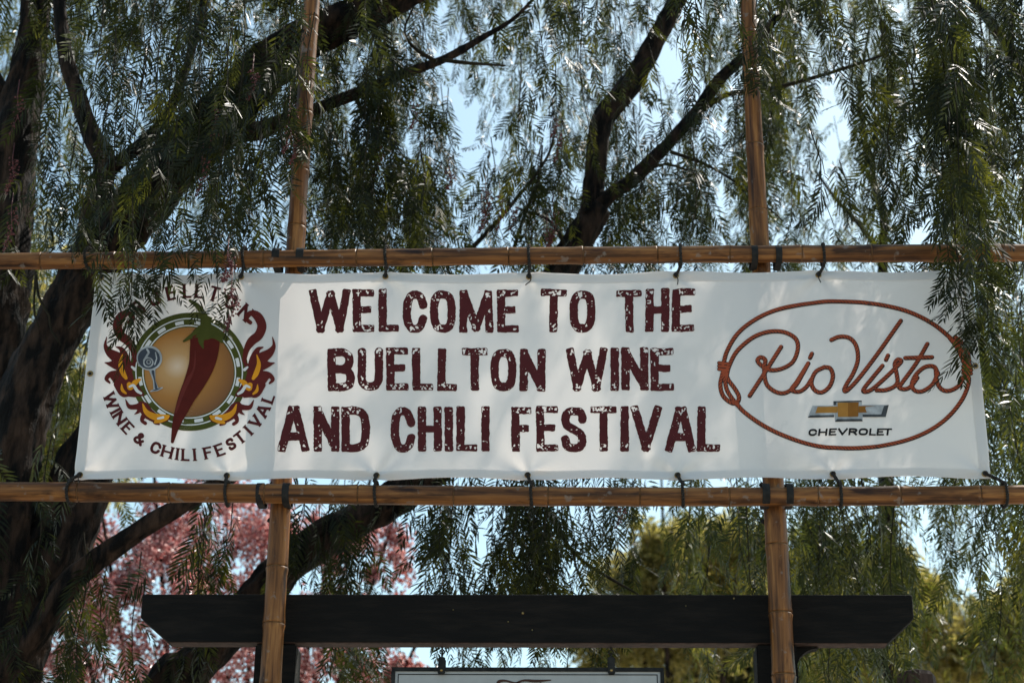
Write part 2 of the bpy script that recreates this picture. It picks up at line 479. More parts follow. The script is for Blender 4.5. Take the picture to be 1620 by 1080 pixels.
# ------------------------------------------------------------------ banner
CORN = dict(tl=P(153, 433, 0), tr=P(1535, 427, 0), bl=P(118, 759, 0), br=P(1567, 757, 0))
BW, BH = 2.44, .61
GR_TOP = [-1.205, -.80, -.40, 0.0, .40, .80, 1.205]
GROM = [(x, BH / 2 - .014) for x in (-1.205, -.81, -.405, -.004, .405, .80, 1.205)] + \
       [(x, -BH / 2 + .012) for x in (-1.205, -.81, -.408, -.004, .395, .805, 1.205)]
def disp(bx_, bz_):
    """small swells and tension creases of the vinyl, y offset (towards the back +)"""
    x = np.asarray(bx_, float); z = np.asarray(bz_, float)
    d = .006 * np.sin(x * 2.1 + 1.3) * np.cos(z * 3.0) + .003 * np.sin(x * 5.3 + z * 4 + .4)
    d = d + .004 * (vnoise(x * 100 + 900, z * 100 + 900, 17, 8) - .5) + .0016 * (vnoise(x * 100 + 900, z * 100 + 900, 5, 9) - .5)
    for k, (gx_, gz_) in enumerate(GROM):
        dx, dz = x - gx_, z - gz_; rr_ = np.sqrt(dx * dx + dz * dz) + 1e-6
        ang = np.arctan2(dx, -dz if gz_ > 0 else dz)
        d = d + .0055 * np.exp(-rr_ / .12) * np.cos(ang * 5 + k * 1.7) * np.minimum(rr_ / .03, 1)
    # old fold lines across the sheet
    for fx_ in (-.93, -.31, .31, .93): d = d + .0011 * np.exp(-((x - fx_ - .004 * np.sin(z * 9)) / .009) ** 2)
    # long diagonal creases
    for (ax_, az_, bx2, bz2, am) in ((-.40, -.30, -.18, .12, .0035), (.02, .30, -.25, -.1, .002), (-.81, .30, -.7, .1, .002), (.80, .3, .62, .05, .002)):
        ux, uz = bx2 - ax_, bz2 - az_; L_ = math.hypot(ux, uz); ux /= L_; uz /= L_
        s_ = (x - ax_) * ux + (z - az_) * uz; q_ = (x - ax_) * uz - (z - az_) * ux
        d = d + am * np.exp(-(q_ / .012) ** 2) * np.clip(1 - s_ / L_, 0, 1) * (s_ > 0)
    return d
def edge_sag(bx_, bz_):
    """scalloped hem between grommets"""
    t_ = np.clip(np.abs(bz_) / (BH / 2), 0, 1) ** 6
    ph = (bx_ + 1.205) / .4017 * math.pi
    return -np.sign(bz_) * .007 * np.sin(ph) ** 2 * t_
def bpoint(bx_, bz_, off=0.0):
    bx_ = np.asarray(bx_, float); bz_ = np.asarray(bz_, float)
    u = (bx_ + BW / 2) / BW; v = (bz_ + BH / 2) / BH
    p = (CORN['bl'] * ((1 - u) * (1 - v))[..., None] + CORN['br'] * (u * (1 - v))[..., None] +
         CORN['tl'] * ((1 - u) * v)[..., None] + CORN['tr'] * (u * v)[..., None])
    p = p.copy()
    p[..., 1] = disp(bx_, bz_) + off
    p[..., 2] += edge_sag(bx_, bz_)
    return p
def pix2b(px, py):
    p = P(px, py, 0.0); c = (CORN['tl'] + CORN['br'] + CORN['tr'] + CORN['bl']) / 4
    return (p[..., 0] - c[0]), (p[..., 2] - c[2])

ban = empty('banner', P(840, 757, 0), 'long white vinyl festival banner with maroon lettering tied between bamboo rails', 'banner')
def grid(x0, x1, z0, z1, nx, nz, off):
    X, Z = np.meshgrid(np.linspace(x0, x1, nx + 1), np.linspace(z0, z1, nz + 1))
    Vg = bpoint(X.ravel(), Z.ravel(), off)
    i = np.arange(nx)[None, :] + np.arange(nz)[:, None] * (nx + 1); i = i.ravel()
    return Vg, np.stack([i, i + 1, i + nx + 2, i + nx + 1], 1)
Vg, Fg = grid(-BW / 2, BW / 2, -BH / 2, BH / 2, 366, 90, 0)
cloth = tri_mesh('cloth', Vg, Fg, M['vinyl'], ban, True)
for nm, (a, b_, c, d), lb in (('hem', (-BW / 2, BW / 2, BH / 2 - .0275, BH / 2 + .0005), 'folded top hem'),
                              ('hem', (-BW / 2, BW / 2, -BH / 2 - .0005, -BH / 2 + .0245), 'folded bottom hem'),
                              ('hem', (-BW / 2 - .0005, -BW / 2 + .027, -BH / 2 + .025, BH / 2 - .028), 'folded left hem'),
                              ('hem', (BW / 2 - .027, BW / 2 + .0005, -BH / 2 + .025, BH / 2 - .028), 'folded right hem')):
    nx, nz = (244, 4) if b_ - a > 1 else (4, 60)
    V1, F1 = grid(a, b_, c, d, nx, nz, -.0011); V2, F2 = grid(a, b_, c, d, nx, nz, .0014)
    tri_mesh(nm, np.concatenate([V1, V2]), np.concatenate([F1, F2[:, ::-1] + len(V1)]), M['vinyl'], ban, True)['label'] = lb
# stitching lines and grommets
for gx_, gz_ in GROM + [(-1.207, .0), (1.207, .015)]:
    c = bpoint(gx_, gz_, -.0035)
    parts = []
    th = np.linspace(0, 2 * math.pi, 17)[:-1]
    ring = [tuple(c + np.array([math.cos(a) * .0065, 0, math.sin(a) * .0065])) for a in th]
    ring = np.array(ring)
    K = 6; Vr = []
    for a in th:
        for q in range(K):
            b2 = q * 2 * math.pi / K
            rr_ = .0065 + .0022 * math.cos(b2)
            Vr.append(c + np.array([math.cos(a) * rr_, .0022 * math.sin(b2), math.sin(a) * rr_]))
    Fr = [((i * K + q), (i * K + (q + 1) % K), (((i + 1) % 16) * K + (q + 1) % K), (((i + 1) % 16) * K + q)) for i in range(16) for q in range(K)]
    g = obj('grommet', Vr, Fr, 'brass', ban, True)
    Vd = [c + np.array([math.cos(a) * .0052, .0012, math.sin(a) * .0052]) for a in th]
    obj('eyelet_hole', Vd, [tuple(range(16))], 'strap', g)

# ------------------------------------------------------------------ print: outlines from distance fields, cut as thin sheets on the vinyl
def fill_field(Fd, x0, y0, h):
    """marching squares: filled polygons where Fd > 0; returns list of polygons in px"""
    ins = Fd > 0
    full = ins[:-1, :-1] & ins[:-1, 1:] & ins[1:, :-1] & ins[1:, 1:]
    none = ~(ins[:-1, :-1] | ins[:-1, 1:] | ins[1:, :-1] | ins[1:, 1:])
    polys = []
    for j in range(full.shape[0]):
        row = full[j]; i = 0; nx = len(row)
        idx = np.flatnonzero(np.diff(np.concatenate([[0], row.astype(np.int8), [0]])))
        for a, b_ in zip(idx[::2], idx[1::2]):
            while a < b_:
                c = min(a + 14, b_)
                polys.append(((x0 + a * h, y0 + j * h), (x0 + c * h, y0 + j * h), (x0 + c * h, y0 + (j + 1) * h), (x0 + a * h, y0 + (j + 1) * h)))
                a = c
    js, is_ = np.nonzero(~full & ~none)
    for j, i in zip(js, is_):
        cs = ((i, j), (i + 1, j), (i + 1, j + 1), (i, j + 1)); vs = [Fd[q, p] for p, q in cs]
        pl = []
        for k in range(4):
            a, b_ = cs[k], cs[(k + 1) % 4]; va, vb = vs[k], vs[(k + 1) % 4]
            if va > 0: pl.append((x0 + a[0] * h, y0 + a[1] * h))
            if (va > 0) != (vb > 0):
                t_ = va / (va - vb)
                pl.append((x0 + (a[0] + (b_[0] - a[0]) * t_) * h, y0 + (a[1] + (b_[1] - a[1]) * t_) * h))
        if len(pl) >= 3: polys.append(tuple(pl))
    return polys

def add_print(name, polys, mat, layer, parent, label=None):
    if not polys: return None
    pts = np.array([p for pl in polys for p in pl]); F = []; k = 0
    for pl in polys:
        F.append(tuple(range(k, k + len(pl)))); k += len(pl)
    bx_, bz_ = pix2b(pts[:, 0], pts[:, 1])
    V = bpoint(bx_, bz_, -.0010 - .0004 * layer)
    return obj(name, V, F, mat, parent, False, label)

def mesh_xy(x0, x1, y0, y1, h):
    xs = np.arange(x0, x1 + h, h); ys = np.arange(y0, y1 + h, h)
    return np.meshgrid(xs, ys)

def sd_poly(X, Y, pts, rr_, box_caps=False, want=False):
    """inside-positive distance to a stroked polyline; rr_ scalar or per point"""
    pts = np.asarray(pts, float)
    rr_ = np.full(len(pts), rr_) if np.isscalar(rr_) else np.asarray(rr_, float)
    best = np.full(X.shape, -1e9); bs = np.zeros(X.shape); bl = np.zeros(X.shape); s0 = 0
    for i in range(len(pts) - 1):
        ax_, ay_ = pts[i]; dx, dy = pts[i + 1] - pts[i]; L_ = math.hypot(dx, dy) + 1e-9
        a = ((X - ax_) * dx + (Y - ay_) * dy) / L_; b_ = ((X - ax_) * dy - (Y - ay_) * dx) / L_
        if box_caps:
            r_ = rr_[i]; q1 = np.abs(a - L_ / 2) - (L_ / 2 + r_); q2 = np.abs(b_) - r_
            rc = r_ * .35
            q1 = q1 + rc; q2 = q2 + rc
            d = rc - (np.hypot(np.maximum(q1, 0), np.maximum(q2, 0)) + np.minimum(np.maximum(q1, q2), 0))
        else:
            t_ = np.clip(a / L_, 0, 1)
            d = rr_[i] + (rr_[i + 1] - rr_[i]) * t_ - np.hypot(a - t_ * L_, b_)
        if want:
            mk = d > best
            bs = np.where(mk, s0 + np.clip(a, 0, L_), bs); bl = np.where(mk, b_, bl)
        best = np.maximum(best, d); s0 += L_
    return (best, bs, bl) if want else best

def ell(cx, cy, rx, ry, a0, a1, n_=20, p=2.4):
    o_ = []
    for a in np.linspace(rad(a0), rad(a1), n_):
        c, s = math.cos(a), math.sin(a)
        o_.append((cx + rx * math.copysign(abs(c) ** (2 / p), c), cy - ry * math.copysign(abs(s) ** (2 / p), s)))
    return o_
S_ = [(1, .22), (.93, .06), (.7, 0), (.3, 0), (.07, .07), (0, .22), (.1, .38), (.5, .5), (.9, .62), (1, .8), (.92, .94), (.7, 1), (.28, 1), (.07, .93), (0, .76)]
# straight strokes ('b') and curved ('c'), in a unit box with y down
LET = {
 'A': [('b', [(0, 1), (.42, 0)]), ('b', [(1, 1), (.58, 0)]), ('b', [(.25, .70), (.75, .70)]), ('b', [(.42, 0), (.58, 0)])],
 'B': [('b', [(0, 0), (0, 1)]), ('c', [(0, 0), (.6, 0), (.88, .08), (.95, .24), (.85, .40), (.55, .48), (0, .48)]), ('c', [(.5, .48), (.85, .54), (1, .72), (.92, .92), (.6, 1), (0, 1)])],
 'C': [('c', [(1, .30)] + ell(.5, .5, .5, .5, 40, 320) + [(1, .70)])],
 'D': [('b', [(0, 0), (0, 1)]), ('c', [(0, 0), (.5, 0), (.88, .1), (1, .35), (1, .65), (.88, .9), (.5, 1), (0, 1)])],
 'E': [('b', [(0, 0), (0, 1)]), ('h', [(0, 0), (1, 0)]), ('h', [(0, .47), (.8, .47)]), ('h', [(0, 1), (1, 1)])],
 'F': [('b', [(0, 0), (0, 1)]), ('h', [(0, 0), (1, 0)]), ('h', [(0, .47), (.8, .47)])],
 'H': [('b', [(0, 0), (0, 1)]), ('b', [(1, 0), (1, 1)]), ('h', [(0, .5), (1, .5)])],
 'I': [('b', [(.5, 0), (.5, 1)])],
 'L': [('b', [(0, 0), (0, 1)]), ('h', [(0, 1), (1, 1)])],
 'M': [('b', [(0, 1), (.03, 0)]), ('b', [(1, 1), (.97, 0)]), ('b', [(.06, 0), (.5, .95)]), ('b', [(.94, 0), (.5, .95)])],
 'N': [('b', [(0, 0), (0, 1)]), ('b', [(1, 0), (1, 1)]), ('b', [(.04, .05), (.96, .95)])],
 'O': [('c', ell(.5, .5, .5, .5, 0, 360, 32, 2.8))],
 'R': [('b', [(0, 0), (0, 1)]), ('c', [(0, 0), (.6, 0), (.92, .1), (1, .27), (.9, .44), (.6, .52), (0, .52)]), ('b', [(.55, .52), (1, 1)])],
 'S': [('c', S_)],
 'T': [('b', [(.5, 0), (.5, 1)]), ('h', [(0, 0), (1, 0)])],
 'U': [('c', [(0, 0), (0, .72), (.1, .92), (.35, 1), (.65, 1), (.9, .92), (1, .72), (1, 0)])],
 'V': [('b', [(0, 0), (.5, 1)]), ('b', [(1, 0), (.5, 1)])],
 'W': [('b', [(0, 0), (.2, 1)]), ('b', [(.52, .06), (.2, 1)]), ('b', [(.52, .06), (.78, 1)]), ('b', [(1, 0), (.78, 1)])],
 '&': [('c', [(1, 1), (.3, .35), (.22, .15), (.4, 0), (.6, .1), (.55, .28), (.1, .6), (.05, .85), (.3, 1), (.65, .92), (.95, .55)])],
}
def letter_field(X, Y, ch, x0, x1, y0, y1, t, th=None):
    th = th or t; F_ = np.full(X.shape, -1e9)
    for kind, pts in LET[ch]:
        tt = th if kind == 'h' else t
        mpx = lambda p: (x0 + t + p[0] * (x1 - x0 - 2 * t), y0 + tt + p[1] * (y1 - y0 - 2 * tt))
        q = [mpx(p) for p in pts]
        if kind == 'c': q = catmull(q, 4)
        F_ = np.maximum(F_, sd_poly(X, Y, q, tt, kind != 'c'))
    return F_

LINES = [
 ('WELCOME TO THE', 'WELCOMETOTHE', [(490, 555), (558, 593), (599, 632), (637, 676), (680, 721), (726, 780), (786, 821), (854, 897), (901, 942), (974, 1017), (1021, 1059), (1063, 1100)], (459, 526.5), (455, 523)),
 ('BUELLTON WINE', 'BUELLTONWINE', [(518, 561), (566, 606), (611, 647), (652, 686), (692, 724), (730, 772), (776, 817), (822, 863), (896, 961), (965, 980), (983, 1026), (1029, 1067)], (550.5, 618), (548, 616)),
 ('AND CHILI FESTIVAL', 'ANDCHILIFESTIVAL', [(440, 489), (496, 537), (540, 585), (618, 657), (661, 699), (703, 717), (722, 756), (761, 775), (809, 842), (848, 884), (888, 928), (933, 977), (981, 996), (998, 1047), (1053, 1101), (1103, 1141)], (643, 715), (641, 713)),
]
H_ = .75
rl = random.Random(4)
for li, (txt, chars, xs, yl, yr) in enumerate(LINES):
    holder = None; allp = []
    for ci, (ch, (xa, xb)) in enumerate(zip(chars, xs)):
        k = (xa - 440) / 700; ya = yl[0] + (yr[0] - yl[0]) * k; yb = yl[1] + (yr[1] - yl[1]) * k
        jit = rl.uniform(-1.3, 1.3); ya += jit; yb += jit * .6
        X, Y = mesh_xy(xa - 4, xb + 4, ya - 4, yb + 4, H_)
        sk = rl.uniform(-.02, .02)
        Xs = X + sk * (Y - (ya + yb) / 2)
        Fd = letter_field(Xs, Y, ch, xa, xb, ya, yb, 6.6 if ch != 'W' and ch != 'M' else 6.3, 5.6)
        Fd = Fd + 1.0 * (vnoise(X, Y, 3.2, 21) - .5) + 1.0 * (vnoise(X, Y, 9, 22) - .5)
        # worn paint: speckle, denser near the tops and feet of the letters
        low = vnoise(X, Y, 15, 30 + li); hi = .55 * vnoise(X, Y, 2.1, 31) + .45 * vnoise(X * 1.0, Y * .6, 3.8, 32)
        v_ = (Y - ya) / (yb - ya); endw = np.exp(-((v_ - .08) / .1) ** 2) + np.exp(-((v_ - .9) / .1) ** 2)
        hole = (hi - (.80 - .17 * endw - .20 * (low - .5))) * 9
        hole = np.where(Fd < 1.0, -1, hole)
        Fd = np.where(Fd > 1.0, np.minimum(Fd, -hole), Fd)
        allp += fill_field(Fd, X[0, 0], Y[0, 0], H_)
    add_print('lettering', allp, M['maroon'], 1, ban, 'worn maroon block letters reading ' + txt)

# --- round emblem (left).  drawing coordinates: zoomed crop, 3.176 units per pixel
emb = bpy.data.objects.new('emblem', None); COL.objects.link(emb); emb.parent = ban
emb.location = tuple(P(298, 588, 0) - wloc(ban))
ZS, ZX, ZY = 1080 / 340, 120, 420
hz = 2.3
def zfill(Fd, X, Y): return [tuple((x / ZS + ZX, y / ZS + ZY) for x, y in pl) for pl in fill_field(Fd, X[0, 0], Y[0, 0], hz)]
X, Y = mesh_xy(120, 1030, 140, 920, hz)
ecx, ecy = 570, 535
Rr = np.hypot(X - ecx, Y - ecy); An = np.degrees(np.arctan2(-(Y - ecy), X - ecx)) % 360
flL = [  # maroon flame strokes, left half: (x, y, r)
 [(268, 290, 10), (290, 268, 11), (268, 243, 12), (232, 258, 22), (210, 305, 23), (226, 352, 23), (262, 382, 22), (288, 425, 15), (300, 480, 10)],
 [(157, 362, 2), (150, 405, 9), (172, 440, 20), (212, 470, 30), (240, 520, 36), (252, 570, 40)],
 [(147, 490, 2), (175, 497, 12), (215, 500, 30)], [(205, 412, 3), (232, 425, 12), (250, 470, 22), (270, 520, 18), (296, 490, 8)],
 [(172, 592, 5), (156, 572, 10), (178, 550, 15), (216, 566, 34), (258, 600, 45), (290, 625, 34), (335, 650, 10)],
 [(212, 600, 20), (240, 640, 22), (265, 650, 12), (300, 660, 5)],
 [(252, 676, 2), (272, 712, 11), (312, 712, 15), (340, 712, 26), (365, 745, 28), (410, 772, 22), (455, 770, 16), (470, 760, 6)],
 [(298, 750, 2), (318, 735, 9), (330, 700, 16)], [(352, 796, 9), (335, 782, 9), (345, 758, 14), (375, 750, 20)],
 [(420, 800, 5), (400, 790, 10), (400, 770, 16)]]
ylL = [[(236, 450, 2), (226, 495, 10), (238, 540, 13), (254, 568, 8)], [(232, 598, 2), (236, 628, 8), (254, 645, 5)],
       [(285, 612, 12), (300, 590, 13), (324, 575, 6)], [(270, 600, 12), (275, 618, 12), (300, 600, 8)],
       [(338, 698, 3), (356, 738, 12), (395, 762, 17), (445, 768, 17), (468, 758, 6)], [(400, 790, 6), (425, 785, 9), (450, 775, 9)]]
whL = [[(272, 612, 5), (292, 606, 7), (310, 632, 8), (330, 645, 6)], [(415, 772, 5), (440, 766, 7)], [(283, 512, 5), (298, 524, 8)]]
def strokes(lst, mirs=(0, 1)):
    Fd = np.full(X.shape, -1e9)
    for s_ in lst:
        for mir in mirs:
            q = catmull([((2 * 573 - p[0]) if mir else p[0], p[1], p[2]) for p in s_], 5)
            Fd = np.maximum(Fd, sd_poly(X, Y, q[:, :2], np.maximum(q[:, 2], .5)))
    return Fd
add_print('green_ring', zfill(np.minimum(297 - Rr, Rr - 223), X, Y), M['pgreen'], 1, emb)
wh = np.maximum(np.minimum(270 - Rr, Rr - 264), np.minimum(235 - Rr, Rr - 229))
seg = np.abs((An % 22.5) - 11.25) * rad(1) * 250
wh = np.maximum(wh, np.minimum(np.minimum(257 - Rr, Rr - 240), 22 - seg))
wh = np.minimum(wh, np.where((An > 150) & (An < 240) | (An > 300) | (An < 30), wh, wh))
add_print('white_tick_band', zfill(wh, X, Y), M['pwhite'], 2, emb)
# amber disc: printed tone runs from pale centre to brown rim
m, n, o = newmat('print_amber_disc')
tc = node(n, 'ShaderNodeTexCoord'); sb = node(n, 'ShaderNodeVectorMath', operation='SUBTRACT')
hc = P(510 / ZS + ZX, 505 / ZS + ZY, 0) - P(298, 588, 0)
sb.inputs[1].default_value = tuple(hc); n.links.new(tc.outputs['Object'], sb.inputs[0])
ln = node(n, 'ShaderNodeVectorMath', operation='LENGTH'); n.links.new(sb.outputs[0], ln.inputs[0])
ml = node(n, 'ShaderNodeMath', operation='MULTIPLY'); ml.inputs[1].default_value = 5.2; n.links.new(ln.outputs['Value'], ml.inputs[0])
r = ramp(n, ml.outputs[0], [(0, (.66, .50, .36)), (.2, (.48, .27, .10)), (.5, (.36, .145, .018)), (.95, (.11, .034, .005))])
b = node(n, 'ShaderNodeBsdfPrincipled'); b.inputs['Roughness'].default_value = .55
n.links.new(r.outputs[0], b.inputs['Base Color']); n.links.new(b.outputs[0], o.inputs[0])
add_print('amber_disc', zfill(226 - Rr, X, Y), m, 1, emb)
for mr in (0, 1):
    add_print('flame', zfill(strokes(flL, (mr,)), X, Y), M['flame'], 3, emb)
    for s_ in (ylL[0:1], ylL[1:2], ylL[2:4], ylL[4:6]): add_print('flame_core', zfill(strokes(s_, (mr,)), X, Y), M['pyellow'], 4, emb)
    for s_ in whL: add_print('flame_glint', zfill(strokes([s_], (mr,)), X, Y), M['pwhite'], 5, emb)
pep = catmull([(650, 372, 74), (645, 430, 72), (632, 500, 64), (600, 580, 54), (560, 660, 42), (528, 740, 30), (505, 810, 19), (487, 888, 8)], 6)
add_print('pepper', zfill(sd_poly(X, Y, pep[:, :2], pep[:, 2]), X, Y), M['ppepper'], 6, emb, 'printed plain red chili pepper')
hl = catmull([(598, 430, 5), (590, 520, 9), (545, 620, 10), (505, 740, 5)], 6)
add_print('pepper_sheen', zfill(sd_poly(X, Y, hl[:, :2], hl[:, 2]), X, Y), mat_print('print_pepper_sheen', (.12, .02, .015, 1)), 7, emb)
st1 = catmull([(575, 178, 8), (612, 206, 13), (642, 250, 18), (655, 310, 30), (655, 335, 40)], 6)
st2 = catmull([(543, 382, 5), (590, 352, 14), (650, 330, 36), (705, 345, 26), (735, 385, 6)], 6)
st3 = catmull([(640, 340, 25), (630, 380, 14), (640, 415, 4)], 5)
g_ = np.maximum(np.maximum(sd_poly(X, Y, st1[:, :2], st1[:, 2]), sd_poly(X, Y, st2[:, :2], st2[:, 2])), sd_poly(X, Y, st3[:, :2], st3[:, 2]))
add_print('pepper_stalk', zfill(g_, X, Y), M['pgreen'], 7, emb)
# wine glass
bowl = np.minimum(1 - ((X - 371) / 64) ** 2 - ((Y - 468) / 62) ** 2, (Y - (404 + (X - 371) * .12)) / 40) * 40
foot = np.maximum(sd_poly(X, Y, [(385, 525), (395, 580), (404, 618)], [16, 6, 12]), sd_poly(X, Y, [(378, 635), (410, 625), (436, 616)], [3, 8, 3]))
add_print('wine_glass', zfill(np.maximum(bowl, foot), X, Y), M['psilver'], 6, emb)
inn = np.minimum(1 - ((X - 369) / 55) ** 2 - ((Y - 470) / 53) ** 2, (Y - (414 + (X - 371) * .12)) / 40) * 40
foot2 = np.maximum(sd_poly(X, Y, [(389, 535), (398, 580), (405, 616)], [7, 2.5, 7]), sd_poly(X, Y, [(386, 632), (410, 624), (428, 617)], [1, 4, 1]))
add_print('glass_body', zfill(np.maximum(inn, foot2), X, Y), M['pgrey'], 7, emb)
wq = catmull([(335, 440, 3), (335, 480, 4), (350, 508, 3)], 5)
sw = np.maximum(np.minimum(26 - np.hypot(X - 366, Y - 490), np.hypot(X - 366, Y - 490) - 19), np.minimum(12 - np.hypot(X - 368, Y - 488), np.hypot(X - 368, Y - 488) - 7))
sw = np.maximum(sw, sd_poly(X, Y, catmull([(345, 480), (360, 455), (368, 440), (360, 425)], 5), 5))
sw = np.maximum(sw, sd_poly(X, Y, [(402, 440), (408, 470), (398, 500)], 3))
add_print('glass_swirl', zfill(sw, X, Y), M['psilver'], 8, emb)
# curved serif lettering
def arc_text(chars, R0, t, h, inward):
    polys = []
    for ch, x, y, wd in chars:
        a = math.atan2(y - ecy, x - ecx)
        cx, cy = ecx + R0 * math.cos(a), ecy + R0 * math.sin(a)
        # local axes: up vector on the page
        if inward: ux, uy = -math.cos(a), -math.sin(a)
        else: ux, uy = math.cos(a), math.sin(a)
        rx, ry = -uy, ux                       # page right for y-down
        Xl, Yl = mesh_xy(-wd / 2 - 14, wd / 2 + 14, -h / 2 - 8, h / 2 + 8, 2.0)
        Fd = letter_field(Xl, Yl, ch, -wd / 2, wd / 2, -h / 2, h / 2, t, t * .72)
        for kind, pts in LET[ch]:                 # serifs on straight ends
            if kind != 'b': continue
            for p in pts:
                if p[1] in (0, 1) and ch not in 'A' or (ch == 'A' and p[1] == 1):
                    sx = -wd / 2 + t + p[0] * (wd - 2 * t); sy = -h / 2 + p[1] * h + (2.6 if p[1] == 0 else -2.6)
                    Fd = np.maximum(Fd, sd_poly(Xl, Yl, [(sx - t * 1.25, sy), (sx + t * 1.25, sy)], 2.6))
        for pl in fill_field(Fd, Xl[0, 0], Yl[0, 0], 2.0):
            polys.append(tuple(((cx + p[0] * rx - p[1] * ux) / ZS + ZX, (cy + p[0] * ry - p[1] * uy) / ZS + ZY) for p in pl))
    return polys
top = [('B', 318, 218, 52), ('U', 395, 168, 58), ('E', 477, 140, 46), ('L', 560, 124, 46), ('L', 622, 122, 46), ('T', 700, 135, 56), ('O', 790, 170, 58), ('N', 876, 218, 62)]
bot = [('W', 178, 683, 82), ('I', 196, 738, 24), ('N', 215, 775, 58), ('E', 250, 832, 46), ('&', 310, 892, 56), ('C', 400, 925, 52), ('H', 458, 948, 58), ('I', 510, 952, 24), ('L', 553, 952, 44), ('I', 597, 944, 24),
       ('F', 662, 925, 46), ('E', 715, 903, 48), ('S', 768, 876, 42), ('T', 812, 848, 52), ('I', 850, 812, 24), ('V', 888, 772, 56), ('A', 928, 722, 60), ('L', 958, 664, 46)]
add_print('arched_lettering', arc_text(top, 410, 8.0, 76, False), M['maroon'], 2, emb, 'maroon serif letters arched over the emblem, BUELLTON')
add_print('arched_lettering', arc_text(bot, 418, 7.0, 62, True), M['maroon'], 2, emb, 'maroon serif letters curving under the emblem, WINE & CHILI FESTIVAL')

# --- rope lettering (right).  drawing coordinates: crop at 2.841 units per pixel
rope = bpy.data.objects.new('rope_logo', None); COL.objects.link(rope); rope.parent = ban
rope.location = tuple(P(1337, 593, 0) - wloc(ban))
ZS, ZX, ZY = 1307 / 460, 1120, 400
hz = 1.9
RS = [
 [(68, 500), (85, 440), (130, 365), (200, 305), (300, 257), (420, 230), (560, 219), (680, 220), (800, 236), (900, 262), (1000, 310), (1080, 375), (1140, 440), (1163, 505)],
 [(128, 676), (165, 715), (250, 775), (340, 820), (440, 855), (560, 876), (660, 878), (780, 868), (900, 840), (1000, 795), (1080, 735), (1140, 660), (1168, 590), (1167, 545)],
 [(66, 535), (55, 590), (68, 640), (105, 672), (132, 668), (138, 642), (118, 605), (92, 570), (78, 535)],
 [(72, 535), (82, 605), (105, 648), (132, 682)],
 [(84, 545), (95, 505), (130, 440), (200, 380), (270, 353), (340, 353), (393, 383), (403, 430), (380, 488), (330, 518), (280, 523), (242, 505), (222, 482), (236, 467), (257, 480), (252, 520), (262, 585), (300, 620), (345, 627), (390, 598), (420, 550), (450, 495)],
 [(328, 420), (255, 535), (187, 640)],
 [(447, 500), (400, 575), (375, 612), (408, 622), (440, 602), (465, 565)],
 [(466, 452), (458, 470)],
 [(522, 513), (482, 535), (464, 580), (478, 615), (510, 626), (545, 600), (560, 555), (548, 520), (522, 513)],
 [(553, 392), (590, 378), (635, 384), (665, 420), (672, 480), (652, 540), (622, 590), (611, 616), (625, 618), (680, 560), (770, 440), (866, 303)],
 [(783, 507), (735, 565), (697, 615), (708, 625), (740, 610), (795, 562), (850, 508), (868, 485), (852, 478), (838, 500), (846, 540), (850, 580), (832, 603), (795, 617), (757, 618)],
 [(808, 460), (799, 480)],
 [(985, 408), (935, 495), (870, 585), (858, 605), (885, 612), (912, 598), (940, 560)],
 [(886, 471), (945, 470), (1005, 469)],
 [(1032, 545), (1015, 512), (975, 512), (935, 545), (915, 590), (930, 618), (965, 620), (1008, 590), (1032, 540)],
 [(1022, 520), (1028, 580), (1050, 614), (1085, 620), (1125, 598), (1150, 555)],
 [(1085, 382), (1120, 430), (1150, 500)], [(1110, 378), (1160, 430), (1174, 505)]]
X, Y = mesh_xy(20, 1215, 190, 905, hz)
dark = np.full(X.shape, -1e9); rust = np.full(X.shape, -1e9)
for s_ in RS:
    q = catmull(s_, 7) if len(s_) > 2 else np.array(s_, float)
    x0, x1 = q[:, 0].min() - 16, q[:, 0].max() + 16; y0, y1 = q[:, 1].min() - 16, q[:, 1].max() + 16
    ia, ib = np.searchsorted(X[0], [x0, x1]); ja, jb = np.searchsorted(Y[:, 0], [y0, y1])
    sl = (slice(ja, jb), slice(ia, ib))
    dark[sl] = np.maximum(dark[sl], sd_poly(X[sl] - 1.0, Y[sl] - 2.0, q, 10.0))
    d, s0_, l0 = sd_poly(X[sl], Y[sl], q, 7.6, want=True)
    tw = (np.abs(((s0_ + l0 * 1.0) / 15.0) % 1 - .5) - .12) * 15
    rust[sl] = np.maximum(rust[sl], np.minimum(d, tw))
for kx, ky, ws in ((68, 510, 19), (1163, 530, 19)):
    for q in (-14, 0, 14):
        dark = np.maximum(dark, sd_poly(X, Y, [(kx - ws, ky + q - 2), (kx + ws, ky + q + 2)], 8.0))
        rust = np.maximum(rust, sd_poly(X, Y, [(kx - ws, ky + q - 2), (kx + ws, ky + q + 2)], 5.2))
add_print('rope_outline', zfill(dark, X, Y), M['pblack'], 1, rope, 'dark edge of the printed rope')
add_print('rope_script', zfill(rust, X, Y), M['prust'], 2, rope, 'rust red printed rope forming an oval and the script Rio Vista')
def flat(pts): return [tuple((x / ZS + ZX, y / ZS + ZY) for x, y in pts)]
add_print('badge_rim', flat([(470, 688), (563, 688), (566, 741), (448, 741)]) + flat([(563, 669), (690, 667), (694, 760), (570, 762)]) + flat([(690, 687), (812, 685), (798, 740), (693, 741)]), M['psilver'], 2, rope)
add_print('badge_shade', flat([(448, 741), (566, 741), (566, 731), (460, 731)]) + flat([(570, 762), (694, 760), (688, 750), (578, 750)]) + flat([(694, 741), (798, 740), (812, 685), (790, 690), (778, 728), (694, 730)]) + flat([(563, 669), (690, 667), (690, 673), (576, 674), (576, 687), (563, 687)]), mat_print('print_dark_silver', (.055, .06, .065, 1), var=.5), 3, rope)
add_print('badge_gold', flat([(492, 693), (581, 693), (581, 721), (482, 721)]) + flat([(581, 676), (628, 676), (628, 740), (583, 740)]), M['pgold'], 3, rope)
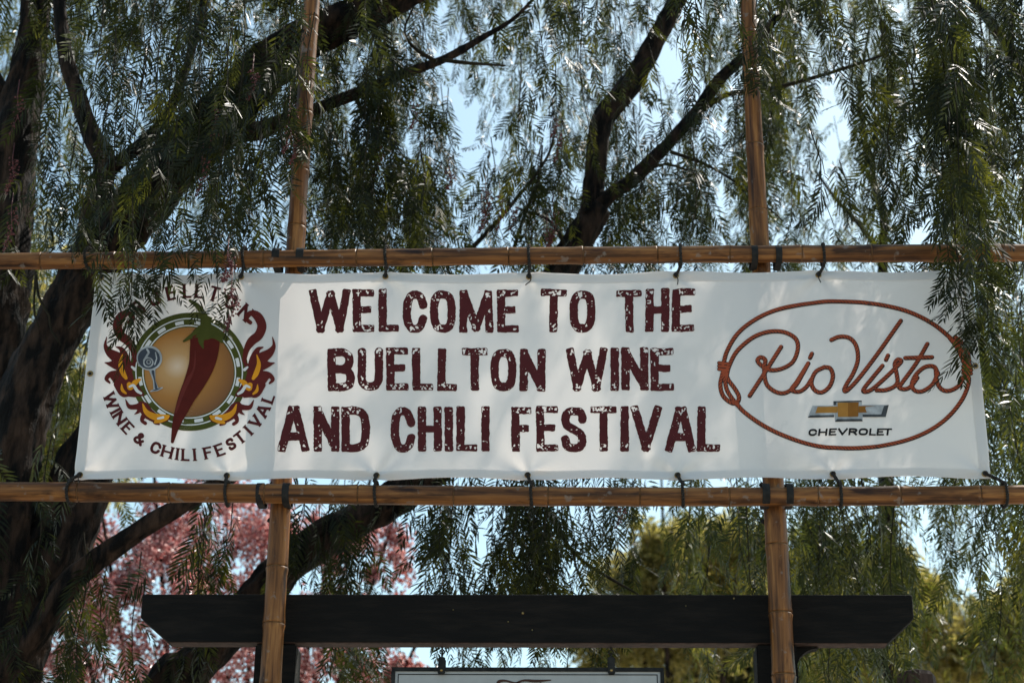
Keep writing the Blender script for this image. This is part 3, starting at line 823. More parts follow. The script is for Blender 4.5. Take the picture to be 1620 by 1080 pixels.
add_print('badge_gold', flat([(628, 676), (676, 675), (674, 739), (628, 740)]) + flat([(676, 692), (768, 690), (756, 720), (675, 721)]), M['pgold2'], 3, rope)
X, Y = mesh_xy(440, 840, 780, 832, 1.4); hz = 1.4
Fd = np.full(X.shape, -1e9)
cw = [('C', 452, 490), ('H', 496, 536), ('E', 543, 578), ('V', 582, 626), ('R', 631, 670), ('O', 676, 718), ('L', 724, 756), ('E', 758, 792), ('T', 788, 826)]
for ch, xa, xb in cw:
    Fd = np.maximum(Fd, letter_field(X + (Y - 807) * .12, Y, ch, xa, xb, 791, 823, 4.4, 3.6))
add_print('badge_lettering', zfill(Fd, X, Y), M['pblack'], 2, rope, 'black wide capitals under the gold badge reading CHEVROLET')

# ------------------------------------------------------------------ cord ties
ORD = ['leftmost', 'second from left', 'third from left', 'middle', 'third from right', 'second from right', 'rightmost']
RNG0 = np.random.RandomState(9)
def cord_tie(R, rx, ry, g, upper, label):
    c, r_ = railc(R, rx, ry); r2 = r_ * 1.06 + .0050
    gp = bpoint(*g, -.007)
    e = empty('cord_tie', c, label, 'cord', 'cords tying the banner to the rails')
    def twisted(path, name, sr=.0024+0, hr=.0026, turns=14):
        path = np.asarray(path, float)
        seg = np.r_[0, np.cumsum(np.linalg.norm(np.diff(path, axis=0), axis=1))]
        tt = np.linspace(0, seg[-1], max(30, int(turns * 8)))
        pp = np.stack([np.interp(tt, seg, path[:, k]) for k in range(3)], 1)
        tg, A, B = frames(pp); prt = []
        for q in (0, math.pi):
            a = np.linspace(0, turns * 2 * math.pi, len(tt)) + q
            prt.append(tube(pp + hr * (np.cos(a)[:, None] * A + np.sin(a)[:, None] * B), sr, 5))
        Vt, Ft = merge(prt); obj(name, Vt, Ft, 'cord', e, True)
    th = np.linspace(0, 2 * math.pi, 40); sgn = -1 if upper else 1
    lean = (gp[0] - c[0]) * .25
    loop = [(c[0] + .004 * math.sin(a / 2) - (.003 if upper else -.003) + lean * (1 - abs(math.cos(a / 2))), c[1] - math.cos(a) * r2, c[2] + math.sin(a) * r2) for a in th]
    twisted(loop, 'loop', turns=13)
    zs = c[2] + sgn * r2 * .9
    twisted(catmull([(c[0], c[1] - r2 * .5, zs), (c[0] * .6 + gp[0] * .4, gp[1] * .5 + (c[1] - .01) * .5, zs * .5 + gp[2] * .5), tuple(gp + np.array([0, .001, 0]))], 6), 'hanger', turns=5)
    # knot at the grommet and loose end
    kp = [tuple(gp + np.array([math.cos(a) * .0045, -.002 - .002 * math.sin(2 * a), sgn * -.001 + math.sin(a) * .0045])) for a in np.linspace(0, 5.6, 16)]
    Vt, Ft = tube(kp, .0030, 6); obj('knot', Vt, Ft, 'cord', e, True)
    q = RNG0.uniform(-1, 1, 3); tl = .018 + .02 * RNG0.rand()
    Vt, Ft = tube(catmull([tuple(gp + np.array([0, -.003, 0])), tuple(gp + np.array([.006 * q[0], -.007, -tl * .5])), tuple(gp + np.array([.010 * q[1], -.006, -tl]))], 5), .0016, 5)
    if q[2] > -.3: obj('loose_end', Vt, Ft, 'cord', e, True)
tr_px = [140, 388, 612, 838, 1077, 1303, 1562]; bt_px = [108, 357, 592, 838, 1077, 1326, 1587]
for k in range(7):
    cord_tie(UR, tr_px[k], 405, GROM[k], True, ORD[k] + ' dark cord tying the banner top to the upper bamboo rail')
for k in range(7):
    cord_tie(LR, bt_px[k], 781, GROM[7 + k], False, ORD[k] + ' dark cord tying the banner bottom to the lower bamboo rail')

# ------------------------------------------------------------------ hanging sign below the beam
YS = YB + .045
c0 = P(835, 1056, YS)
sg = empty('hanging_sign', (c0[0], YS, c0[2] - .42), 'white board sign with black border hanging on two clips under the black beam', 'sign')
xa, xb = P(620, 1056, YS)[0], P(1050, 1056, YS)[0]; zt_ = c0[2]; zb_ = zt_ - .42
V, F = box(xa, xb, YS, YS + .018, zb_, zt_, .002)
obj('board', V, F, 'board', sg)
fw = .0095
for (a, b_, c, d) in ((xa, xb, zt_ - fw, zt_ + .001), (xa, xb, zb_ - .001, zb_ + fw), (xa - .001, xa + fw, zb_ + fw, zt_ - fw), (xb - fw, xb + .001, zb_ + fw, zt_ - fw)):
    V, F = box(a, b_, YS - .005, YS + .0205, c, d, .001); obj('border', V, F, 'metal_black', sg)
iw = .0022; io = .0165
for (a, b_, c, d) in ((xa + io, xb - io, zt_ - io - iw, zt_ - io), (xa + io, xb - io, zb_ + io, zb_ + io + iw), (xa + io, xa + io + iw, zb_ + io + iw, zt_ - io - iw), (xb - io - iw, xb - io, zb_ + io + iw, zt_ - io - iw)):
    V, F = box(a, b_, YS - .0012, YS + .004, c, d); obj('inner_line', V, F, 'pblack', sg)
# tops of the painted script strokes
def sign_stroke(pts, rr_):
    q = catmull([(x, y, r_) for (x, y), r_ in zip(pts, rr_)], 8)
    Vs = []; Fs = []
    tg = np.gradient(q[:, :2], axis=0); tg /= np.linalg.norm(tg, axis=1)[:, None]
    for (x, y, r_), (tx, ty) in zip(q, tg):
        for s_ in (1, -1): Vs.append(P(x - ty * r_ * s_, y + tx * r_ * s_, YS - .0014))
    for i in range(len(q) - 1): Fs.append((2 * i, 2 * i + 1, 2 * i + 3, 2 * i + 2))
    obj('script_stroke', Vs, Fs, 'script', sg)
sign_stroke([(787, 1083), (790, 1077), (800, 1076), (812, 1079), (830, 1081)], [3, 2.4, 1.6, 1.4, 1])
sign_stroke([(806, 1086), (826, 1076), (848, 1076.5), (872, 1075)], [1.2, 1.6, 2.2, .8])
sign_stroke([(798, 1100), (808, 1090), (812, 1080)], [2.6, 2.4, 1])
sign_stroke([(842, 1104), (846, 1092), (856, 1079)], [3, 2.8, 1])
zbeam = zb
for hx in (699, 967):
    x = P(hx, 1050, YS)[0]
    cl = []
    # eye screw, two chain links, clip plate
    th = np.linspace(0, 2 * math.pi, 17)
    ez = zbeam - .010
    z_plate_top = P(hx, 1040, YS)[2]
    Vt, Ft = merge([tube([(x, YS, zbeam + .004), (x, YS, zbeam - .006)], .0025, 6), tube([(x + math.cos(a) * .006, YS + .0005 * math.sin(a), ez - .003 + math.sin(a) * .006) for a in th], .0017, 6, False)])
    e1 = obj('eye_hook', Vt, Ft, 'metal_black', sg, True)
    zl = (ez - .009 + z_plate_top) / 2; hl_ = max((ez - .004 - z_plate_top) / 2 + .003, .007)
    Vt, Ft = tube([(x + .0008 * math.cos(a), YS + math.cos(a) * .005, zl + math.sin(a) * hl_) for a in th], .0017, 6, False)
    obj('chain_link', Vt, Ft, 'metal_black', sg, True)
    zp = P(hx, 1067, YS)[2]
    V, F = box(x - .0095, x + .0095, YS - .0125, YS - .006, zp, z_plate_top, .002)
    pl = obj('clip_plate', V, F, 'metal_black', sg)
    V, F = box(x - .0095, x + .0095, YS + .021, YS + .025, zp, z_plate_top, .001)
    obj('clip_plate', V, F, 'metal_black', sg)
    V, F = box(x - .006, x + .006, YS - .0055, YS + .0205, zt_ + .003, z_plate_top - .001, .0005)
    obj('clip_core', V, F, 'metal_black', sg)
    cz = P(hx, 1061, YS)[2]
    Vt, Ft = tube([(x, YS - .0125, cz), (x, YS - .015, cz)], .0042, 8); obj('screw_head', Vt, Ft, 'brass', pl, True)

# ------------------------------------------------------------------ lone post, lower right
YPp = 1.0
c = P(1449, 1063, YPp); hw = 29 * mpp(1449, 1070, YPp)
ps = empty('wooden_post', (c[0], YPp, 0), 'dark wooden post with rounded top at the lower right', 'post')
prof = [(0, hw), (c[2] - .05, hw), (c[2] - .015, hw * .97), (c[2] - .004, hw * .86), (c[2], hw * .70)]
k = 8
Vt, Ft = tube([(c[0], YPp, z) for z, _ in prof], [r_ * 1.08 for _, r_ in prof], k, True)
obj('shaft', Vt, Ft, 'post_wood', ps)
Vt, Ft = tube([(c[0], YPp, c[2] + .0005), (c[0], YPp, c[2] + .004), (c[0], YPp, c[2] + .006)], [hw * .55, hw * .5, hw * .3], 8)
obj('cap', Vt, Ft, 'post_wood', ps)

# ------------------------------------------------------------------ pepper trees
RNG = np.random.RandomState(77)
def frond_template(rs, nl, L, ll, lw, lod=0):
    """compound leaf: rachis leaving +x and drooping to -z, leaflets in pairs; tris"""
    V = []; T = []
    tt = np.linspace(0, 1, nl + 1)
    a0 = rs.uniform(.2, .7); a1 = rs.uniform(1.25, 1.65)
    ang = a0 + (a1 - a0) * np.clip(tt * 1.8, 0, 1) ** .8
    step = L / nl; p = np.zeros(3); R = [p.copy()]; D = []
    bend = rs.uniform(-.5, .5)
    for i in range(nl + 1):
        d = np.array([math.cos(ang[i]), .25 * math.sin(bend * i / nl * 3), -math.sin(ang[i])]); d /= np.linalg.norm(d)
        D.append(d); p = p + d * step; R.append(p.copy())
    R = np.array(R)
    side0 = np.array([0, 1., 0])
    tw = rs.uniform(-1.2, 1.2)
    def tri(vs, ts):
        o_ = len(V); V.extend(vs); T.extend([(a + o_, b_ + o_, c + o_) for a, b_, c in ts])
    # rachis: thin ribbon
    for i in range(0, nl + 1, 2):
        j = min(i + 2, nl + 1); r0 = .0011 * (1 - i / (nl + 3)); sd_ = side0 * r0; nn = np.cross(D[min(i, nl)], side0) * r0
        tri([R[i] + sd_, R[i] - sd_, R[j] + nn * .6, R[i] + nn], [(0, 1, 2), (1, 3, 2)])
    for i in range(1, nl + 1):
        d = D[i]; s_ = side0 - d * (side0 @ d); s_ /= np.linalg.norm(s_); nrm = np.cross(s_, d)
        a_tw = tw * i / nl; sB = s_ * math.cos(a_tw) + nrm * math.sin(a_tw); nB = np.cross(sB, d)
        f_ = i / nl
        env = (.62 + .5 * math.sin(math.pi * min(f_ * 1.05, 1)) ** .8) * (1 - .35 * f_ ** 4)
        for sgn in (-1, 1):
            if rs.rand() < .04: continue
            oa = rad(rs.uniform(52, 68) - 22 * f_); l_ = ll * env * rs.uniform(.85, 1.12); w_ = lw * rs.uniform(.85, 1.2)
            dd = d * math.cos(oa) + sB * sgn * math.sin(oa) + nB * rs.uniform(-.15, .15) + np.array([0, 0, -.10]); dd /= np.linalg.norm(dd)
            cr = np.cross(dd, nB); cr /= np.linalg.norm(cr) + 1e-9
            qa = .3 * rs.randn(); cr = cr * math.cos(qa) + nB * math.sin(qa)
            cv = d * .16 * l_ + np.array([0, 0, -.05 * l_])
            b0 = R[i] + d * step * rs.uniform(-.25, .25)
            m1 = b0 + dd * l_ * .3; m2 = b0 + dd * l_ * .65 + cv * .4; tip = b0 + dd * l_ + cv
            if lod == 0:
                tri([b0, m1 + cr * w_ * .5, m1 - cr * w_ * .5, m2 + cr * w_ * .42, m2 - cr * w_ * .42, tip],
                    [(0, 2, 1), (1, 2, 4), (1, 4, 3), (3, 4, 5)])
            else:
                mm = b0 + dd * l_ * .45 + cv * .15
                tri([b0, mm + cr * w_ * .55, mm - cr * w_ * .55, tip], [(0, 2, 1), (1, 2, 3)])
    return np.array(V), np.array(T)
_rs = np.random.RandomState(5)
TPL0 = [frond_template(_rs, _rs.randint(11, 15), _rs.uniform(.22, .31), _rs.uniform(.050, .060), .0074, 0) for _ in range(9)]
TPL1 = [frond_template(_rs, _rs.randint(10, 14), _rs.uniform(.22, .30), _rs.uniform(.050, .060), .0080, 1) for _ in range(9)]

def rotm(az, tilt, roll):
    ca, sa = math.cos(az), math.sin(az); ct, st = math.cos(tilt), math.sin(tilt); cr, sr = math.cos(roll), math.sin(roll)
    Rz = np.array([[ca, -sa, 0], [sa, ca, 0], [0, 0, 1]]); Ry = np.array([[ct, 0, st], [0, 1, 0], [-st, 0, ct]])
    Rx = np.array([[1, 0, 0], [0, cr, -sr], [0, sr, cr]])
    return Rz @ Ry @ Rx

ZSEP = P(800, 360, -.15)[2]
class Crown:
    def __init__(self, tpl): self.tpl = tpl; self.mats = {k: [] for k in range(len(tpl))}; self.twV = []; self.twF = []; self.o = 0; self.sep = []
    def frond(self, pos, az, tilt, roll, s, sep=False):
        k = RNG.randint(len(self.tpl)); Rm = rotm(az, tilt, roll) * s
        if sep: self.sep.append((k, Rm, np.asarray(pos)))
        else: self.mats[k].append((Rm, np.asarray(pos)))
    def twig(self, pts, r0, r1):
        V, F = tube(pts, np.linspace(r0, r1, len(pts)), 4, False)
        self.twV.append(V); self.twF += [tuple(i + self.o for i in f) for f in F]; self.o += len(V)
    def strand(self, top, L, sep=False, step=.055, s=1.0, sway=.12, r0=.0022):
        top = np.asarray(top, float); n_ = max(4, int(L / .09))
        a = RNG.rand() * 6.28; k = RNG.uniform(.3, 1) * sway
        zz = np.linspace(0, 1, n_)
        pts = np.stack([top[0] + math.cos(a) * k * zz ** 1.5 + .012 * np.sin(zz * 7 + a), top[1] + math.sin(a) * k * zz ** 1.5, top[2] - L * zz], 1)
        self.twig(pts, r0, .0012)
        az = RNG.rand() * 6.28; d = RNG.uniform(0, step)
        while d < L:
            f_ = d / L; i = f_ * (n_ - 1); j = int(i); p = pts[j] + (pts[min(j + 1, n_ - 1)] - pts[j]) * (i - j)
            self.frond(p, az, RNG.uniform(-.15, .55), RNG.uniform(-.7, .7), s * RNG.uniform(.65, 1.12) * (1 - .25 * f_), sep and p[2] < ZSEP)
            az += 2.4 + RNG.uniform(-.5, .5); d += step * RNG.uniform(.6, 1.4)
        for q in range(2): self.frond(pts[-1], RNG.rand() * 6.28, RNG.uniform(.5, 1.1), RNG.uniform(-.5, .5), s * RNG.uniform(.6, .9), sep)
    def build(self, parent, mat, name='crown'):
        Vs = []; Ts = []; o_ = 0
        for k, lst in self.mats.items():
            if not lst: continue
            V0, T0 = self.tpl[k]; Rm = np.stack([a for a, _ in lst]); tr = np.stack([b_ for _, b_ in lst])
            V = np.einsum('nij,vj->nvi', Rm, V0) + tr[:, None]
            T = T0[None] + (np.arange(len(lst)) * len(V0))[:, None, None] + o_
            Vs.append(V.reshape(-1, 3)); Ts.append(T.reshape(-1, 3)); o_ += V.shape[0] * V.shape[1]
        if Vs:
            ob = tri_mesh(name, np.concatenate(Vs), np.concatenate(Ts), M[mat], parent); ob['kind'] = 'stuff'
        if self.twV:
            tb = tri_mesh('twigs', np.concatenate(self.twV), np.array(self.twF), M['twig'], parent); tb['kind'] = 'stuff'
        mes = {}
        for k, Rm, pos in self.sep:
            if k not in mes:
                V0, T0 = self.tpl[k]; me = bpy.data.meshes.new('frond')
                me.from_pydata([tuple(v) for v in V0], [], [tuple(int(x) for x in t_) for t_ in T0]); me.update(); me.materials.append(M[mat]); mes[k] = me
            ob = bpy.data.objects.new('frond', mes[k]); COL.objects.link(ob); ob.parent = parent
            p = pos - wloc(parent)
            ob.matrix_local = Matrix([[*Rm[0], p[0]], [*Rm[1], p[1]], [*Rm[2], p[2]], [0, 0, 0, 1]])

def limb(parent, name, pts, Y, ground=False, seed=0):
    """pts: (px, py, width px[, y offset]) traced on the photograph at depth Y"""
    q = [np.concatenate([P(p[0], p[1], Y + (p[3] if len(p) > 3 else 0)), [p[2] / 2 * mpp(p[0], p[1], Y + (p[3] if len(p) > 3 else 0))]]) for p in pts]
    if ground:
        g0 = q[0].copy(); d = q[0][:3] - q[1][:3]; d /= abs(d[2]) + 1e-9
        k = q[0][2] * .5
        mid = q[0].copy(); mid[0] += d[0] * k * .4; mid[2] -= k; mid[3] *= 1.12
        g0[0] += d[0] * k * .55; g0[2] = -.05; g0[3] *= 1.45
        q = [g0, mid] + q
    q = catmull(np.array(q), 10)
    ln_ = np.r_[0, np.cumsum(np.linalg.norm(np.diff(q[:, :3], axis=0), axis=1))]
    N = max(8, int(ln_[-1] / .025)); tt = np.linspace(0, ln_[-1], N)
    c = np.stack([np.interp(tt, ln_, q[:, k]) for k in range(4)], 1)
    k = 26 if c[:, 3].max() > .03 else 8
    def fn(i, th):
        a = th / 6.2832 * 9
        nz = vnoise(np.broadcast_to(np.cos(th) * 3 + 40, np.broadcast(i, th).shape), np.broadcast_to(i * .16 + np.sin(th) * 3 + 40, np.broadcast(i, th).shape), 1.0, 50 + seed)
        rg = vnoise(np.broadcast_to(np.cos(th) * 7 + 80, np.broadcast(i, th).shape), np.broadcast_to(i * .3 + np.sin(th) * 7 + 80, np.broadcast(i, th).shape), 1.0, 70 + seed)
        rg2 = vnoise(np.broadcast_to(np.cos(th) * 12 + 120, np.broadcast(i, th).shape), np.broadcast_to(i * .8 + np.sin(th) * 12 + 120, np.broadcast(i, th).shape), 1.0, 90 + seed)
        return .82 + .28 * nz + .22 * (rg - .4) + .16 * (rg2 - .5)
    V, F = tube(c[:, :3], np.maximum(c[:, 3], .0015), k, True, fn)
    return obj(name, V, F, 'bark' if c[:, 3].max() > .012 else 'twig', parent, True)

_ico = [(-1, 1.618, 0), (1, 1.618, 0), (-1, -1.618, 0), (1, -1.618, 0), (0, -1, 1.618), (0, 1, 1.618), (0, -1, -1.618), (0, 1, -1.618), (1.618, 0, -1), (1.618, 0, 1), (-1.618, 0, -1), (-1.618, 0, 1)]
_icoV = np.array(_ico) / np.linalg.norm(_ico[0])
_icoF = np.array([(0, 11, 5), (0, 5, 1), (0, 1, 7), (0, 7, 10), (0, 10, 11), (1, 5, 9), (5, 11, 4), (11, 10, 2), (10, 7, 6), (7, 1, 8), (3, 9, 4), (3, 4, 2), (3, 2, 6), (3, 6, 8), (3, 8, 9), (4, 9, 5), (2, 4, 11), (6, 2, 10), (8, 6, 7), (9, 8, 1)])
def berries(parent, px, py, Y, L=.13, n_=70, s=.0032):
    top_ = P(px, py, Y); V = []; F = []
    for i in range(n_):
        f_ = RNG.rand(); rr_ = (.016 * (1 - f_) ** .6 + .003) * RNG.uniform(.2, 1.2); a = RNG.rand() * 6.28
        c = top_ + np.array([math.cos(a) * rr_ + .012 * math.sin(f_ * 4), math.sin(a) * rr_, -L * f_])
        V.append(c + _icoV * s * RNG.uniform(.75, 1.15)); F.append(_icoF + 12 * i)
    Vt, Ft = tube([top_ + np.array([0, 0, .06]), top_, top_ + np.array([.012 * math.sin(2), 0, -L * .5]), top_ + np.array([.012 * math.sin(4), 0, -L])], .0012, 4)
    V = np.concatenate(V + [Vt]); F = [tuple(f) for f in np.concatenate(F)] + [tuple(i + 12 * n_ for i in f) for f in Ft]
    obj('berry_cluster', V, F, 'berry', parent, True)

# places (photo px ellipses) where open sky shows between the strands: x, y, rx, ry
GAPS = [(735, 285, 34, 40), (735, 190, 22, 36), (640, 205, 16, 40), (708, 60, 22, 40), (430, 260, 14, 40), (150, 130, 26, 80), (95, 260, 18, 60),
        (1430, 330, 40, 40), (1085, 70, 26, 60), (1135, 260, 16, 50), (770, 860, 13, 90), (925, 875, 24, 40), (1030, 830, 32, 60), (785, 1040, 30, 20), (1450, 860, 14, 40),
        (230, 120, 30, 50), (640, 870, 22, 40), (1240, 210, 12, 60), (850, 130, 18, 40), (1320, 90, 22, 40), (1445, 850, 20, 50), (1510, 930, 14, 60), (1560, 870, 14, 50), (1300, 260, 14, 50), (1010, 90, 14, 40), (560, 110, 14, 40), (380, 60, 16, 40), (220, 330, 20, 40), (505, 330, 10, 40)]
def in_gap(x, y0, y1):
    for gx_, gy_, rx_, ry_ in GAPS:
        if abs(x - gx_) < rx_ and y0 < gy_ + ry_ * .6 and y1 > gy_ - ry_ * .6: return True
    return False
def curtain(cr, n_, x0, x1, yt0, yt1, L0, L1, Y0, Y1, gaps=True, ymax=None, **kw):
    k = 0; tries = 0; n_ = int(n_ * DENS)
    while k < n_ and tries < n_ * 12:
        tries += 1
        x = RNG.uniform(x0, x1); y = RNG.uniform(yt0, yt1); Yd = RNG.uniform(Y0, Y1); L = RNG.uniform(L0, L1)
        m_ = mpp(x, y, Yd); yb = y + L / m_ * .93
        if ymax is not None and yb > ymax + RNG.uniform(-40, 20):
            L = (ymax + RNG.uniform(-40, 20) - y) * m_ / .93; yb = ymax
            if L < .12: continue
        if gaps and in_gap(x, y, yb):
            # cut the strand short above the gap
            cut = min([gy_ - ry_ for gx_, gy_, rx_, ry_ in GAPS if abs(x - gx_) < rx_ and y < gy_ + ry_ and yb > gy_ - ry_])
            L = (cut - y) * m_ / .93
            if L < .2 or RNG.rand() < .3: continue
        cr.strand(P(x, y, Yd), L, **kw); k += 1

DENS = 1.15
GRP = 'pepper trees'
# tree behind the left end of the banner: leaning trunk and long diagonal limb
tb_ = empty('pepper_tree', (P(-40, 1080, 1.0)[0], 1.0, 0), 'pepper tree with thick dark limb slanting up from the left edge', 'tree', GRP)
limb(tb_, 'trunk', [(-35, 1120, 125), (-5, 900, 112), (18, 720, 96), (55, 590, 86), (105, 490, 80), (160, 395, 82), (240, 300, 86), (330, 205, 84), (420, 110, 74), (500, 55, 64), (640, -10, 50), (820, -110, 36, .1), (1000, -230, 22, .2), (1150, -380, 10, .3), (1230, -500, 3, .3)], 1.0, True, 1)
limb(tb_, 'limb', [(135, 430, 40), (148, 335, 36), (168, 262, 33), (146, 215, 30), (122, 150, 26), (102, 80, 22), (92, -20, 20), (80, -200, 12), (60, -380, 3)], .93, False, 2)
limb(tb_, 'limb', [(168, 270, 26), (215, 235, 20), (262, 185, 18), (300, 90, 14), (330, -40, 9), (350, -200, 3)], .93, False, 3)
limb(tb_, 'limb', [(340, 215, 30), (405, 208, 27), (440, 195, 23), (480, 180, 20), (560, 150, 18), (640, 117, 16), (700, 95, 13), (760, 62, 10), (815, 28, 6), (860, -20, 4)], .98, False, 4)
limb(tb_, 'limb', [(-20, 1090, 46), (55, 1000, 42), (105, 928, 38), (150, 888, 34), (215, 842, 30), (285, 800, 30), (380, 740, 26), (470, 640, 20)], .92, False, 5)
limb(tb_, 'limb', [(-30, 1130, 130), (25, 970, 120), (75, 880, 110), (115, 800, 100), (140, 730, 84), (190, 650, 62), (260, 590, 40)], 1.1, False, 6)
for pts in ([(690, 97, 8), (658, 78, 6), (640, 50, 4), (655, 10, 3)], [(700, 95, 7), (740, 100, 6), (800, 104, 3)], [(560, 150, 8), (580, 190, 6), (600, 235, 3)],
            [(56, 430, 5), (62, 470, 4.5), (78, 500, 4), (80, 520, 3.5), (96, 545, 2.5)], [(56, 440, 4), (54, 490, 3.5), (62, 520, 2.5)]):
    limb(tb_, 'branch', pts, .9, False, 7)
ta = empty('pepper_tree', (P(-20, 1080, 1.35)[0], 1.35, 0), 'pepper tree with upright dark trunk at the left edge', 'tree', GRP)
limb(ta, 'trunk', [(-15, 1120, 112), (-8, 800, 92), (-5, 600, 84), (8, 390, 82), (24, 220, 72), (46, 100, 52), (58, -20, 44), (66, -260, 30), (40, -480, 16), (60, -650, 4)], 1.35, True, 8)
limb(ta, 'limb', [(30, 200, 30), (-40, 60, 24), (-90, -120, 16), (-150, -300, 4)], 1.35, False, 9)
# leaning tree, its forked limb rising behind the middle of the banner
tc_ = empty('pepper_tree', (P(180, 1200, 1.5)[0] - .6, 1.5, 0), 'leaning pepper tree whose forked limb rises behind the banner centre', 'tree', GRP)
limb(tc_, 'trunk', [(235, 1135, 66), (300, 1060, 64), (370, 985, 63), (440, 910, 61), (500, 858, 59), (570, 818, 59), (640, 775, 60), (740, 680, 58), (830, 530, 55), (905, 400, 50), (945, 330, 46)], 1.5, True, 10)
limb(tc_, 'limb', [(935, 350, 40), (944, 250, 34), (955, 190, 34), (1000, 130, 34), (1040, 60, 32), (1080, -20, 28), (1140, -200, 18), (1180, -380, 9), (1190, -520, 3)], 1.5, False, 11)
limb(tc_, 'limb', [(930, 345, 30), (965, 310, 25), (1000, 285, 23), (1050, 235, 22), (1100, 180, 20), (1135, 130, 18), (1190, 75, 14), (1255, -10, 10), (1320, -120, 6), (1360, -220, 2)], 1.48, False, 12)
for pts in ([(1100, 182, 10), (1150, 150, 9), (1215, 142, 8), (1290, 122, 7), (1345, 105, 6), (1405, 85, 4)], [(1060, 240, 7), (1120, 262, 5), (1180, 300, 4), (1240, 350, 3)],
            [(985, 300, 7), (1040, 262, 5), (1075, 265, 4), (1110, 280, 3)], [(745, 395, 8), (800, 335, 7), (862, 255, 5), (880, 200, 3)], [(812, 395, 7), (830, 340, 6), (852, 285, 5), (858, 230, 3)],
            [(900, 400, 8), (870, 350, 6), (820, 330, 4)], [(860, 800, 7), (905, 870, 6), (950, 905, 5), (1010, 940, 3)], [(905, 870, 4), (915, 905, 3), (930, 935, 2)]):
    limb(tc_, 'branch', pts, 1.46, False, 13)
# tree whose trunk stands out of frame on the right and whose strands hang over the banner's right end
td = empty('pepper_tree', (P(1900, 900, .9)[0], .9, 0), 'pepper tree whose dense dark strands hang over the right end of the banner', 'tree', GRP)
limb(td, 'trunk', [(1900, 1100, 120), (1890, 800, 100), (1860, 500, 92), (1820, 200, 80), (1760, -60, 62), (1690, -240, 46), (1560, -330, 28, -.3), (1400, -400, 12, -.5), (1300, -470, 3, -.6)], .9, True, 14)
limb(td, 'limb', [(1850, 420, 46), (1780, 160, 40), (1720, -40, 34, -.2), (1600, -190, 20, -.5), (1480, -260, 9, -.6), (1400, -300, 3, -.6)], .9, False, 15)
limb(td, 'limb', [(1790, 60, 40), (1900, -150, 28, .4), (1980, -300, 14, .8), (2040, -460, 3, 1.0)], .9, False, 16)
# slimmer trees further back
te = empty('pepper_tree', (P(1400, 1000, 3.6)[0], 3.6, 0), 'slim pepper tree further back behind the rope lettering', 'tree', GRP)
limb(te, 'trunk', [(1410, 1200, 34), (1402, 800, 26), (1398, 500, 18), (1396, 395, 15), (1399, 350, 13), (1386, 300, 11), (1376, 250, 8), (1360, 150, 6), (1380, 20, 4)], 3.6, True, 17)
for pts in ([(1396, 400, 9), (1350, 345, 8), (1320, 312, 6), (1290, 270, 4)], [(1398, 350, 8), (1420, 310, 5), (1428, 260, 3)], [(1388, 310, 7), (1370, 270, 5), (1350, 250, 3)], [(1399, 365, 6), (1440, 352, 4), (1500, 330, 3)]):
    limb(te, 'branch', pts, 3.6, False, 18)
tf = empty('pepper_tree', (P(1700, 1000, 2.8)[0], 2.8, 0), 'pepper tree behind the right edge with green strands reaching below the rail', 'tree', GRP)
limb(tf, 'trunk', [(1760, 1200, 80), (1750, 800, 70), (1735, 400, 60), (1700, 100, 46), (1600, -150, 28), (1450, -300, 12), (1380, -420, 3)], 2.8, True, 19)
limb(tf, 'limb', [(1740, 500, 40), (1660, 200, 26), (1540, 0, 14), (1420, -120, 3)], 2.8, False, 20)

cB, cA, cC, cD, cE, cF = [Crown(t_) for t_ in (TPL0, TPL1, TPL0, TPL0, TPL1, TPL1)]
# left upper foliage: near strands, then finer ones further back
curtain(cB, 70, 40, 660, -260, 260, .25, .75, .5, 1.6, ymax=395, step=.065)
curtain(cB, 12, 250, 420, -60, 180, .4, .7, .6, .95, gaps=False, ymax=395)
curtain(cB, 14, 520, 670, 60, 240, .3, .6, .7, 1.4, ymax=395)
curtain(cA, 34, -120, 280, -240, 260, .4, .9, 1.4, 2.6, ymax=430, step=.065)
curtain(cA, 30, -60, 190, 360, 600, .4, .9, 1.3, 2.6, gaps=False)
curtain(cB, 12, -60, 230, 680, 900, .3, .7, .7, 1.6, gaps=False)
curtain(cA, 110, -60, 560, -260, 330, .3, .8, 2.4, 5.0, ymax=420, step=.07, s=.85)
# middle upper
curtain(cC, 76, 580, 1240, -260, 260, .25, .75, .9, 2.2, ymax=400, step=.065, s=.85)
curtain(cC, 34, 640, 1230, 120, 330, .25, .5, 1.2, 2.6, ymax=410)
curtain(cC, 14, 500, 690, 180, 320, .3, .5, 1.2, 2.0, ymax=410)
curtain(cE, 190, 480, 1280, -260, 350, .3, .8, 2.4, 5.0, ymax=420, step=.07, s=.85)
# below the banner, middle
curtain(cC, 26, 640, 1005, 640, 800, .35, .62, 1.0, 2.0, ymax=930)
curtain(cC, 8, 800, 900, 700, 800, .35, .6, 1.0, 1.6, ymax=960, gaps=False)
curtain(cC, 10, 480, 660, 700, 860, .3, .5, 1.3, 2.0)
curtain(cC, 10, 560, 1000, 900, 990, .25, .4, 1.6, 2.6)
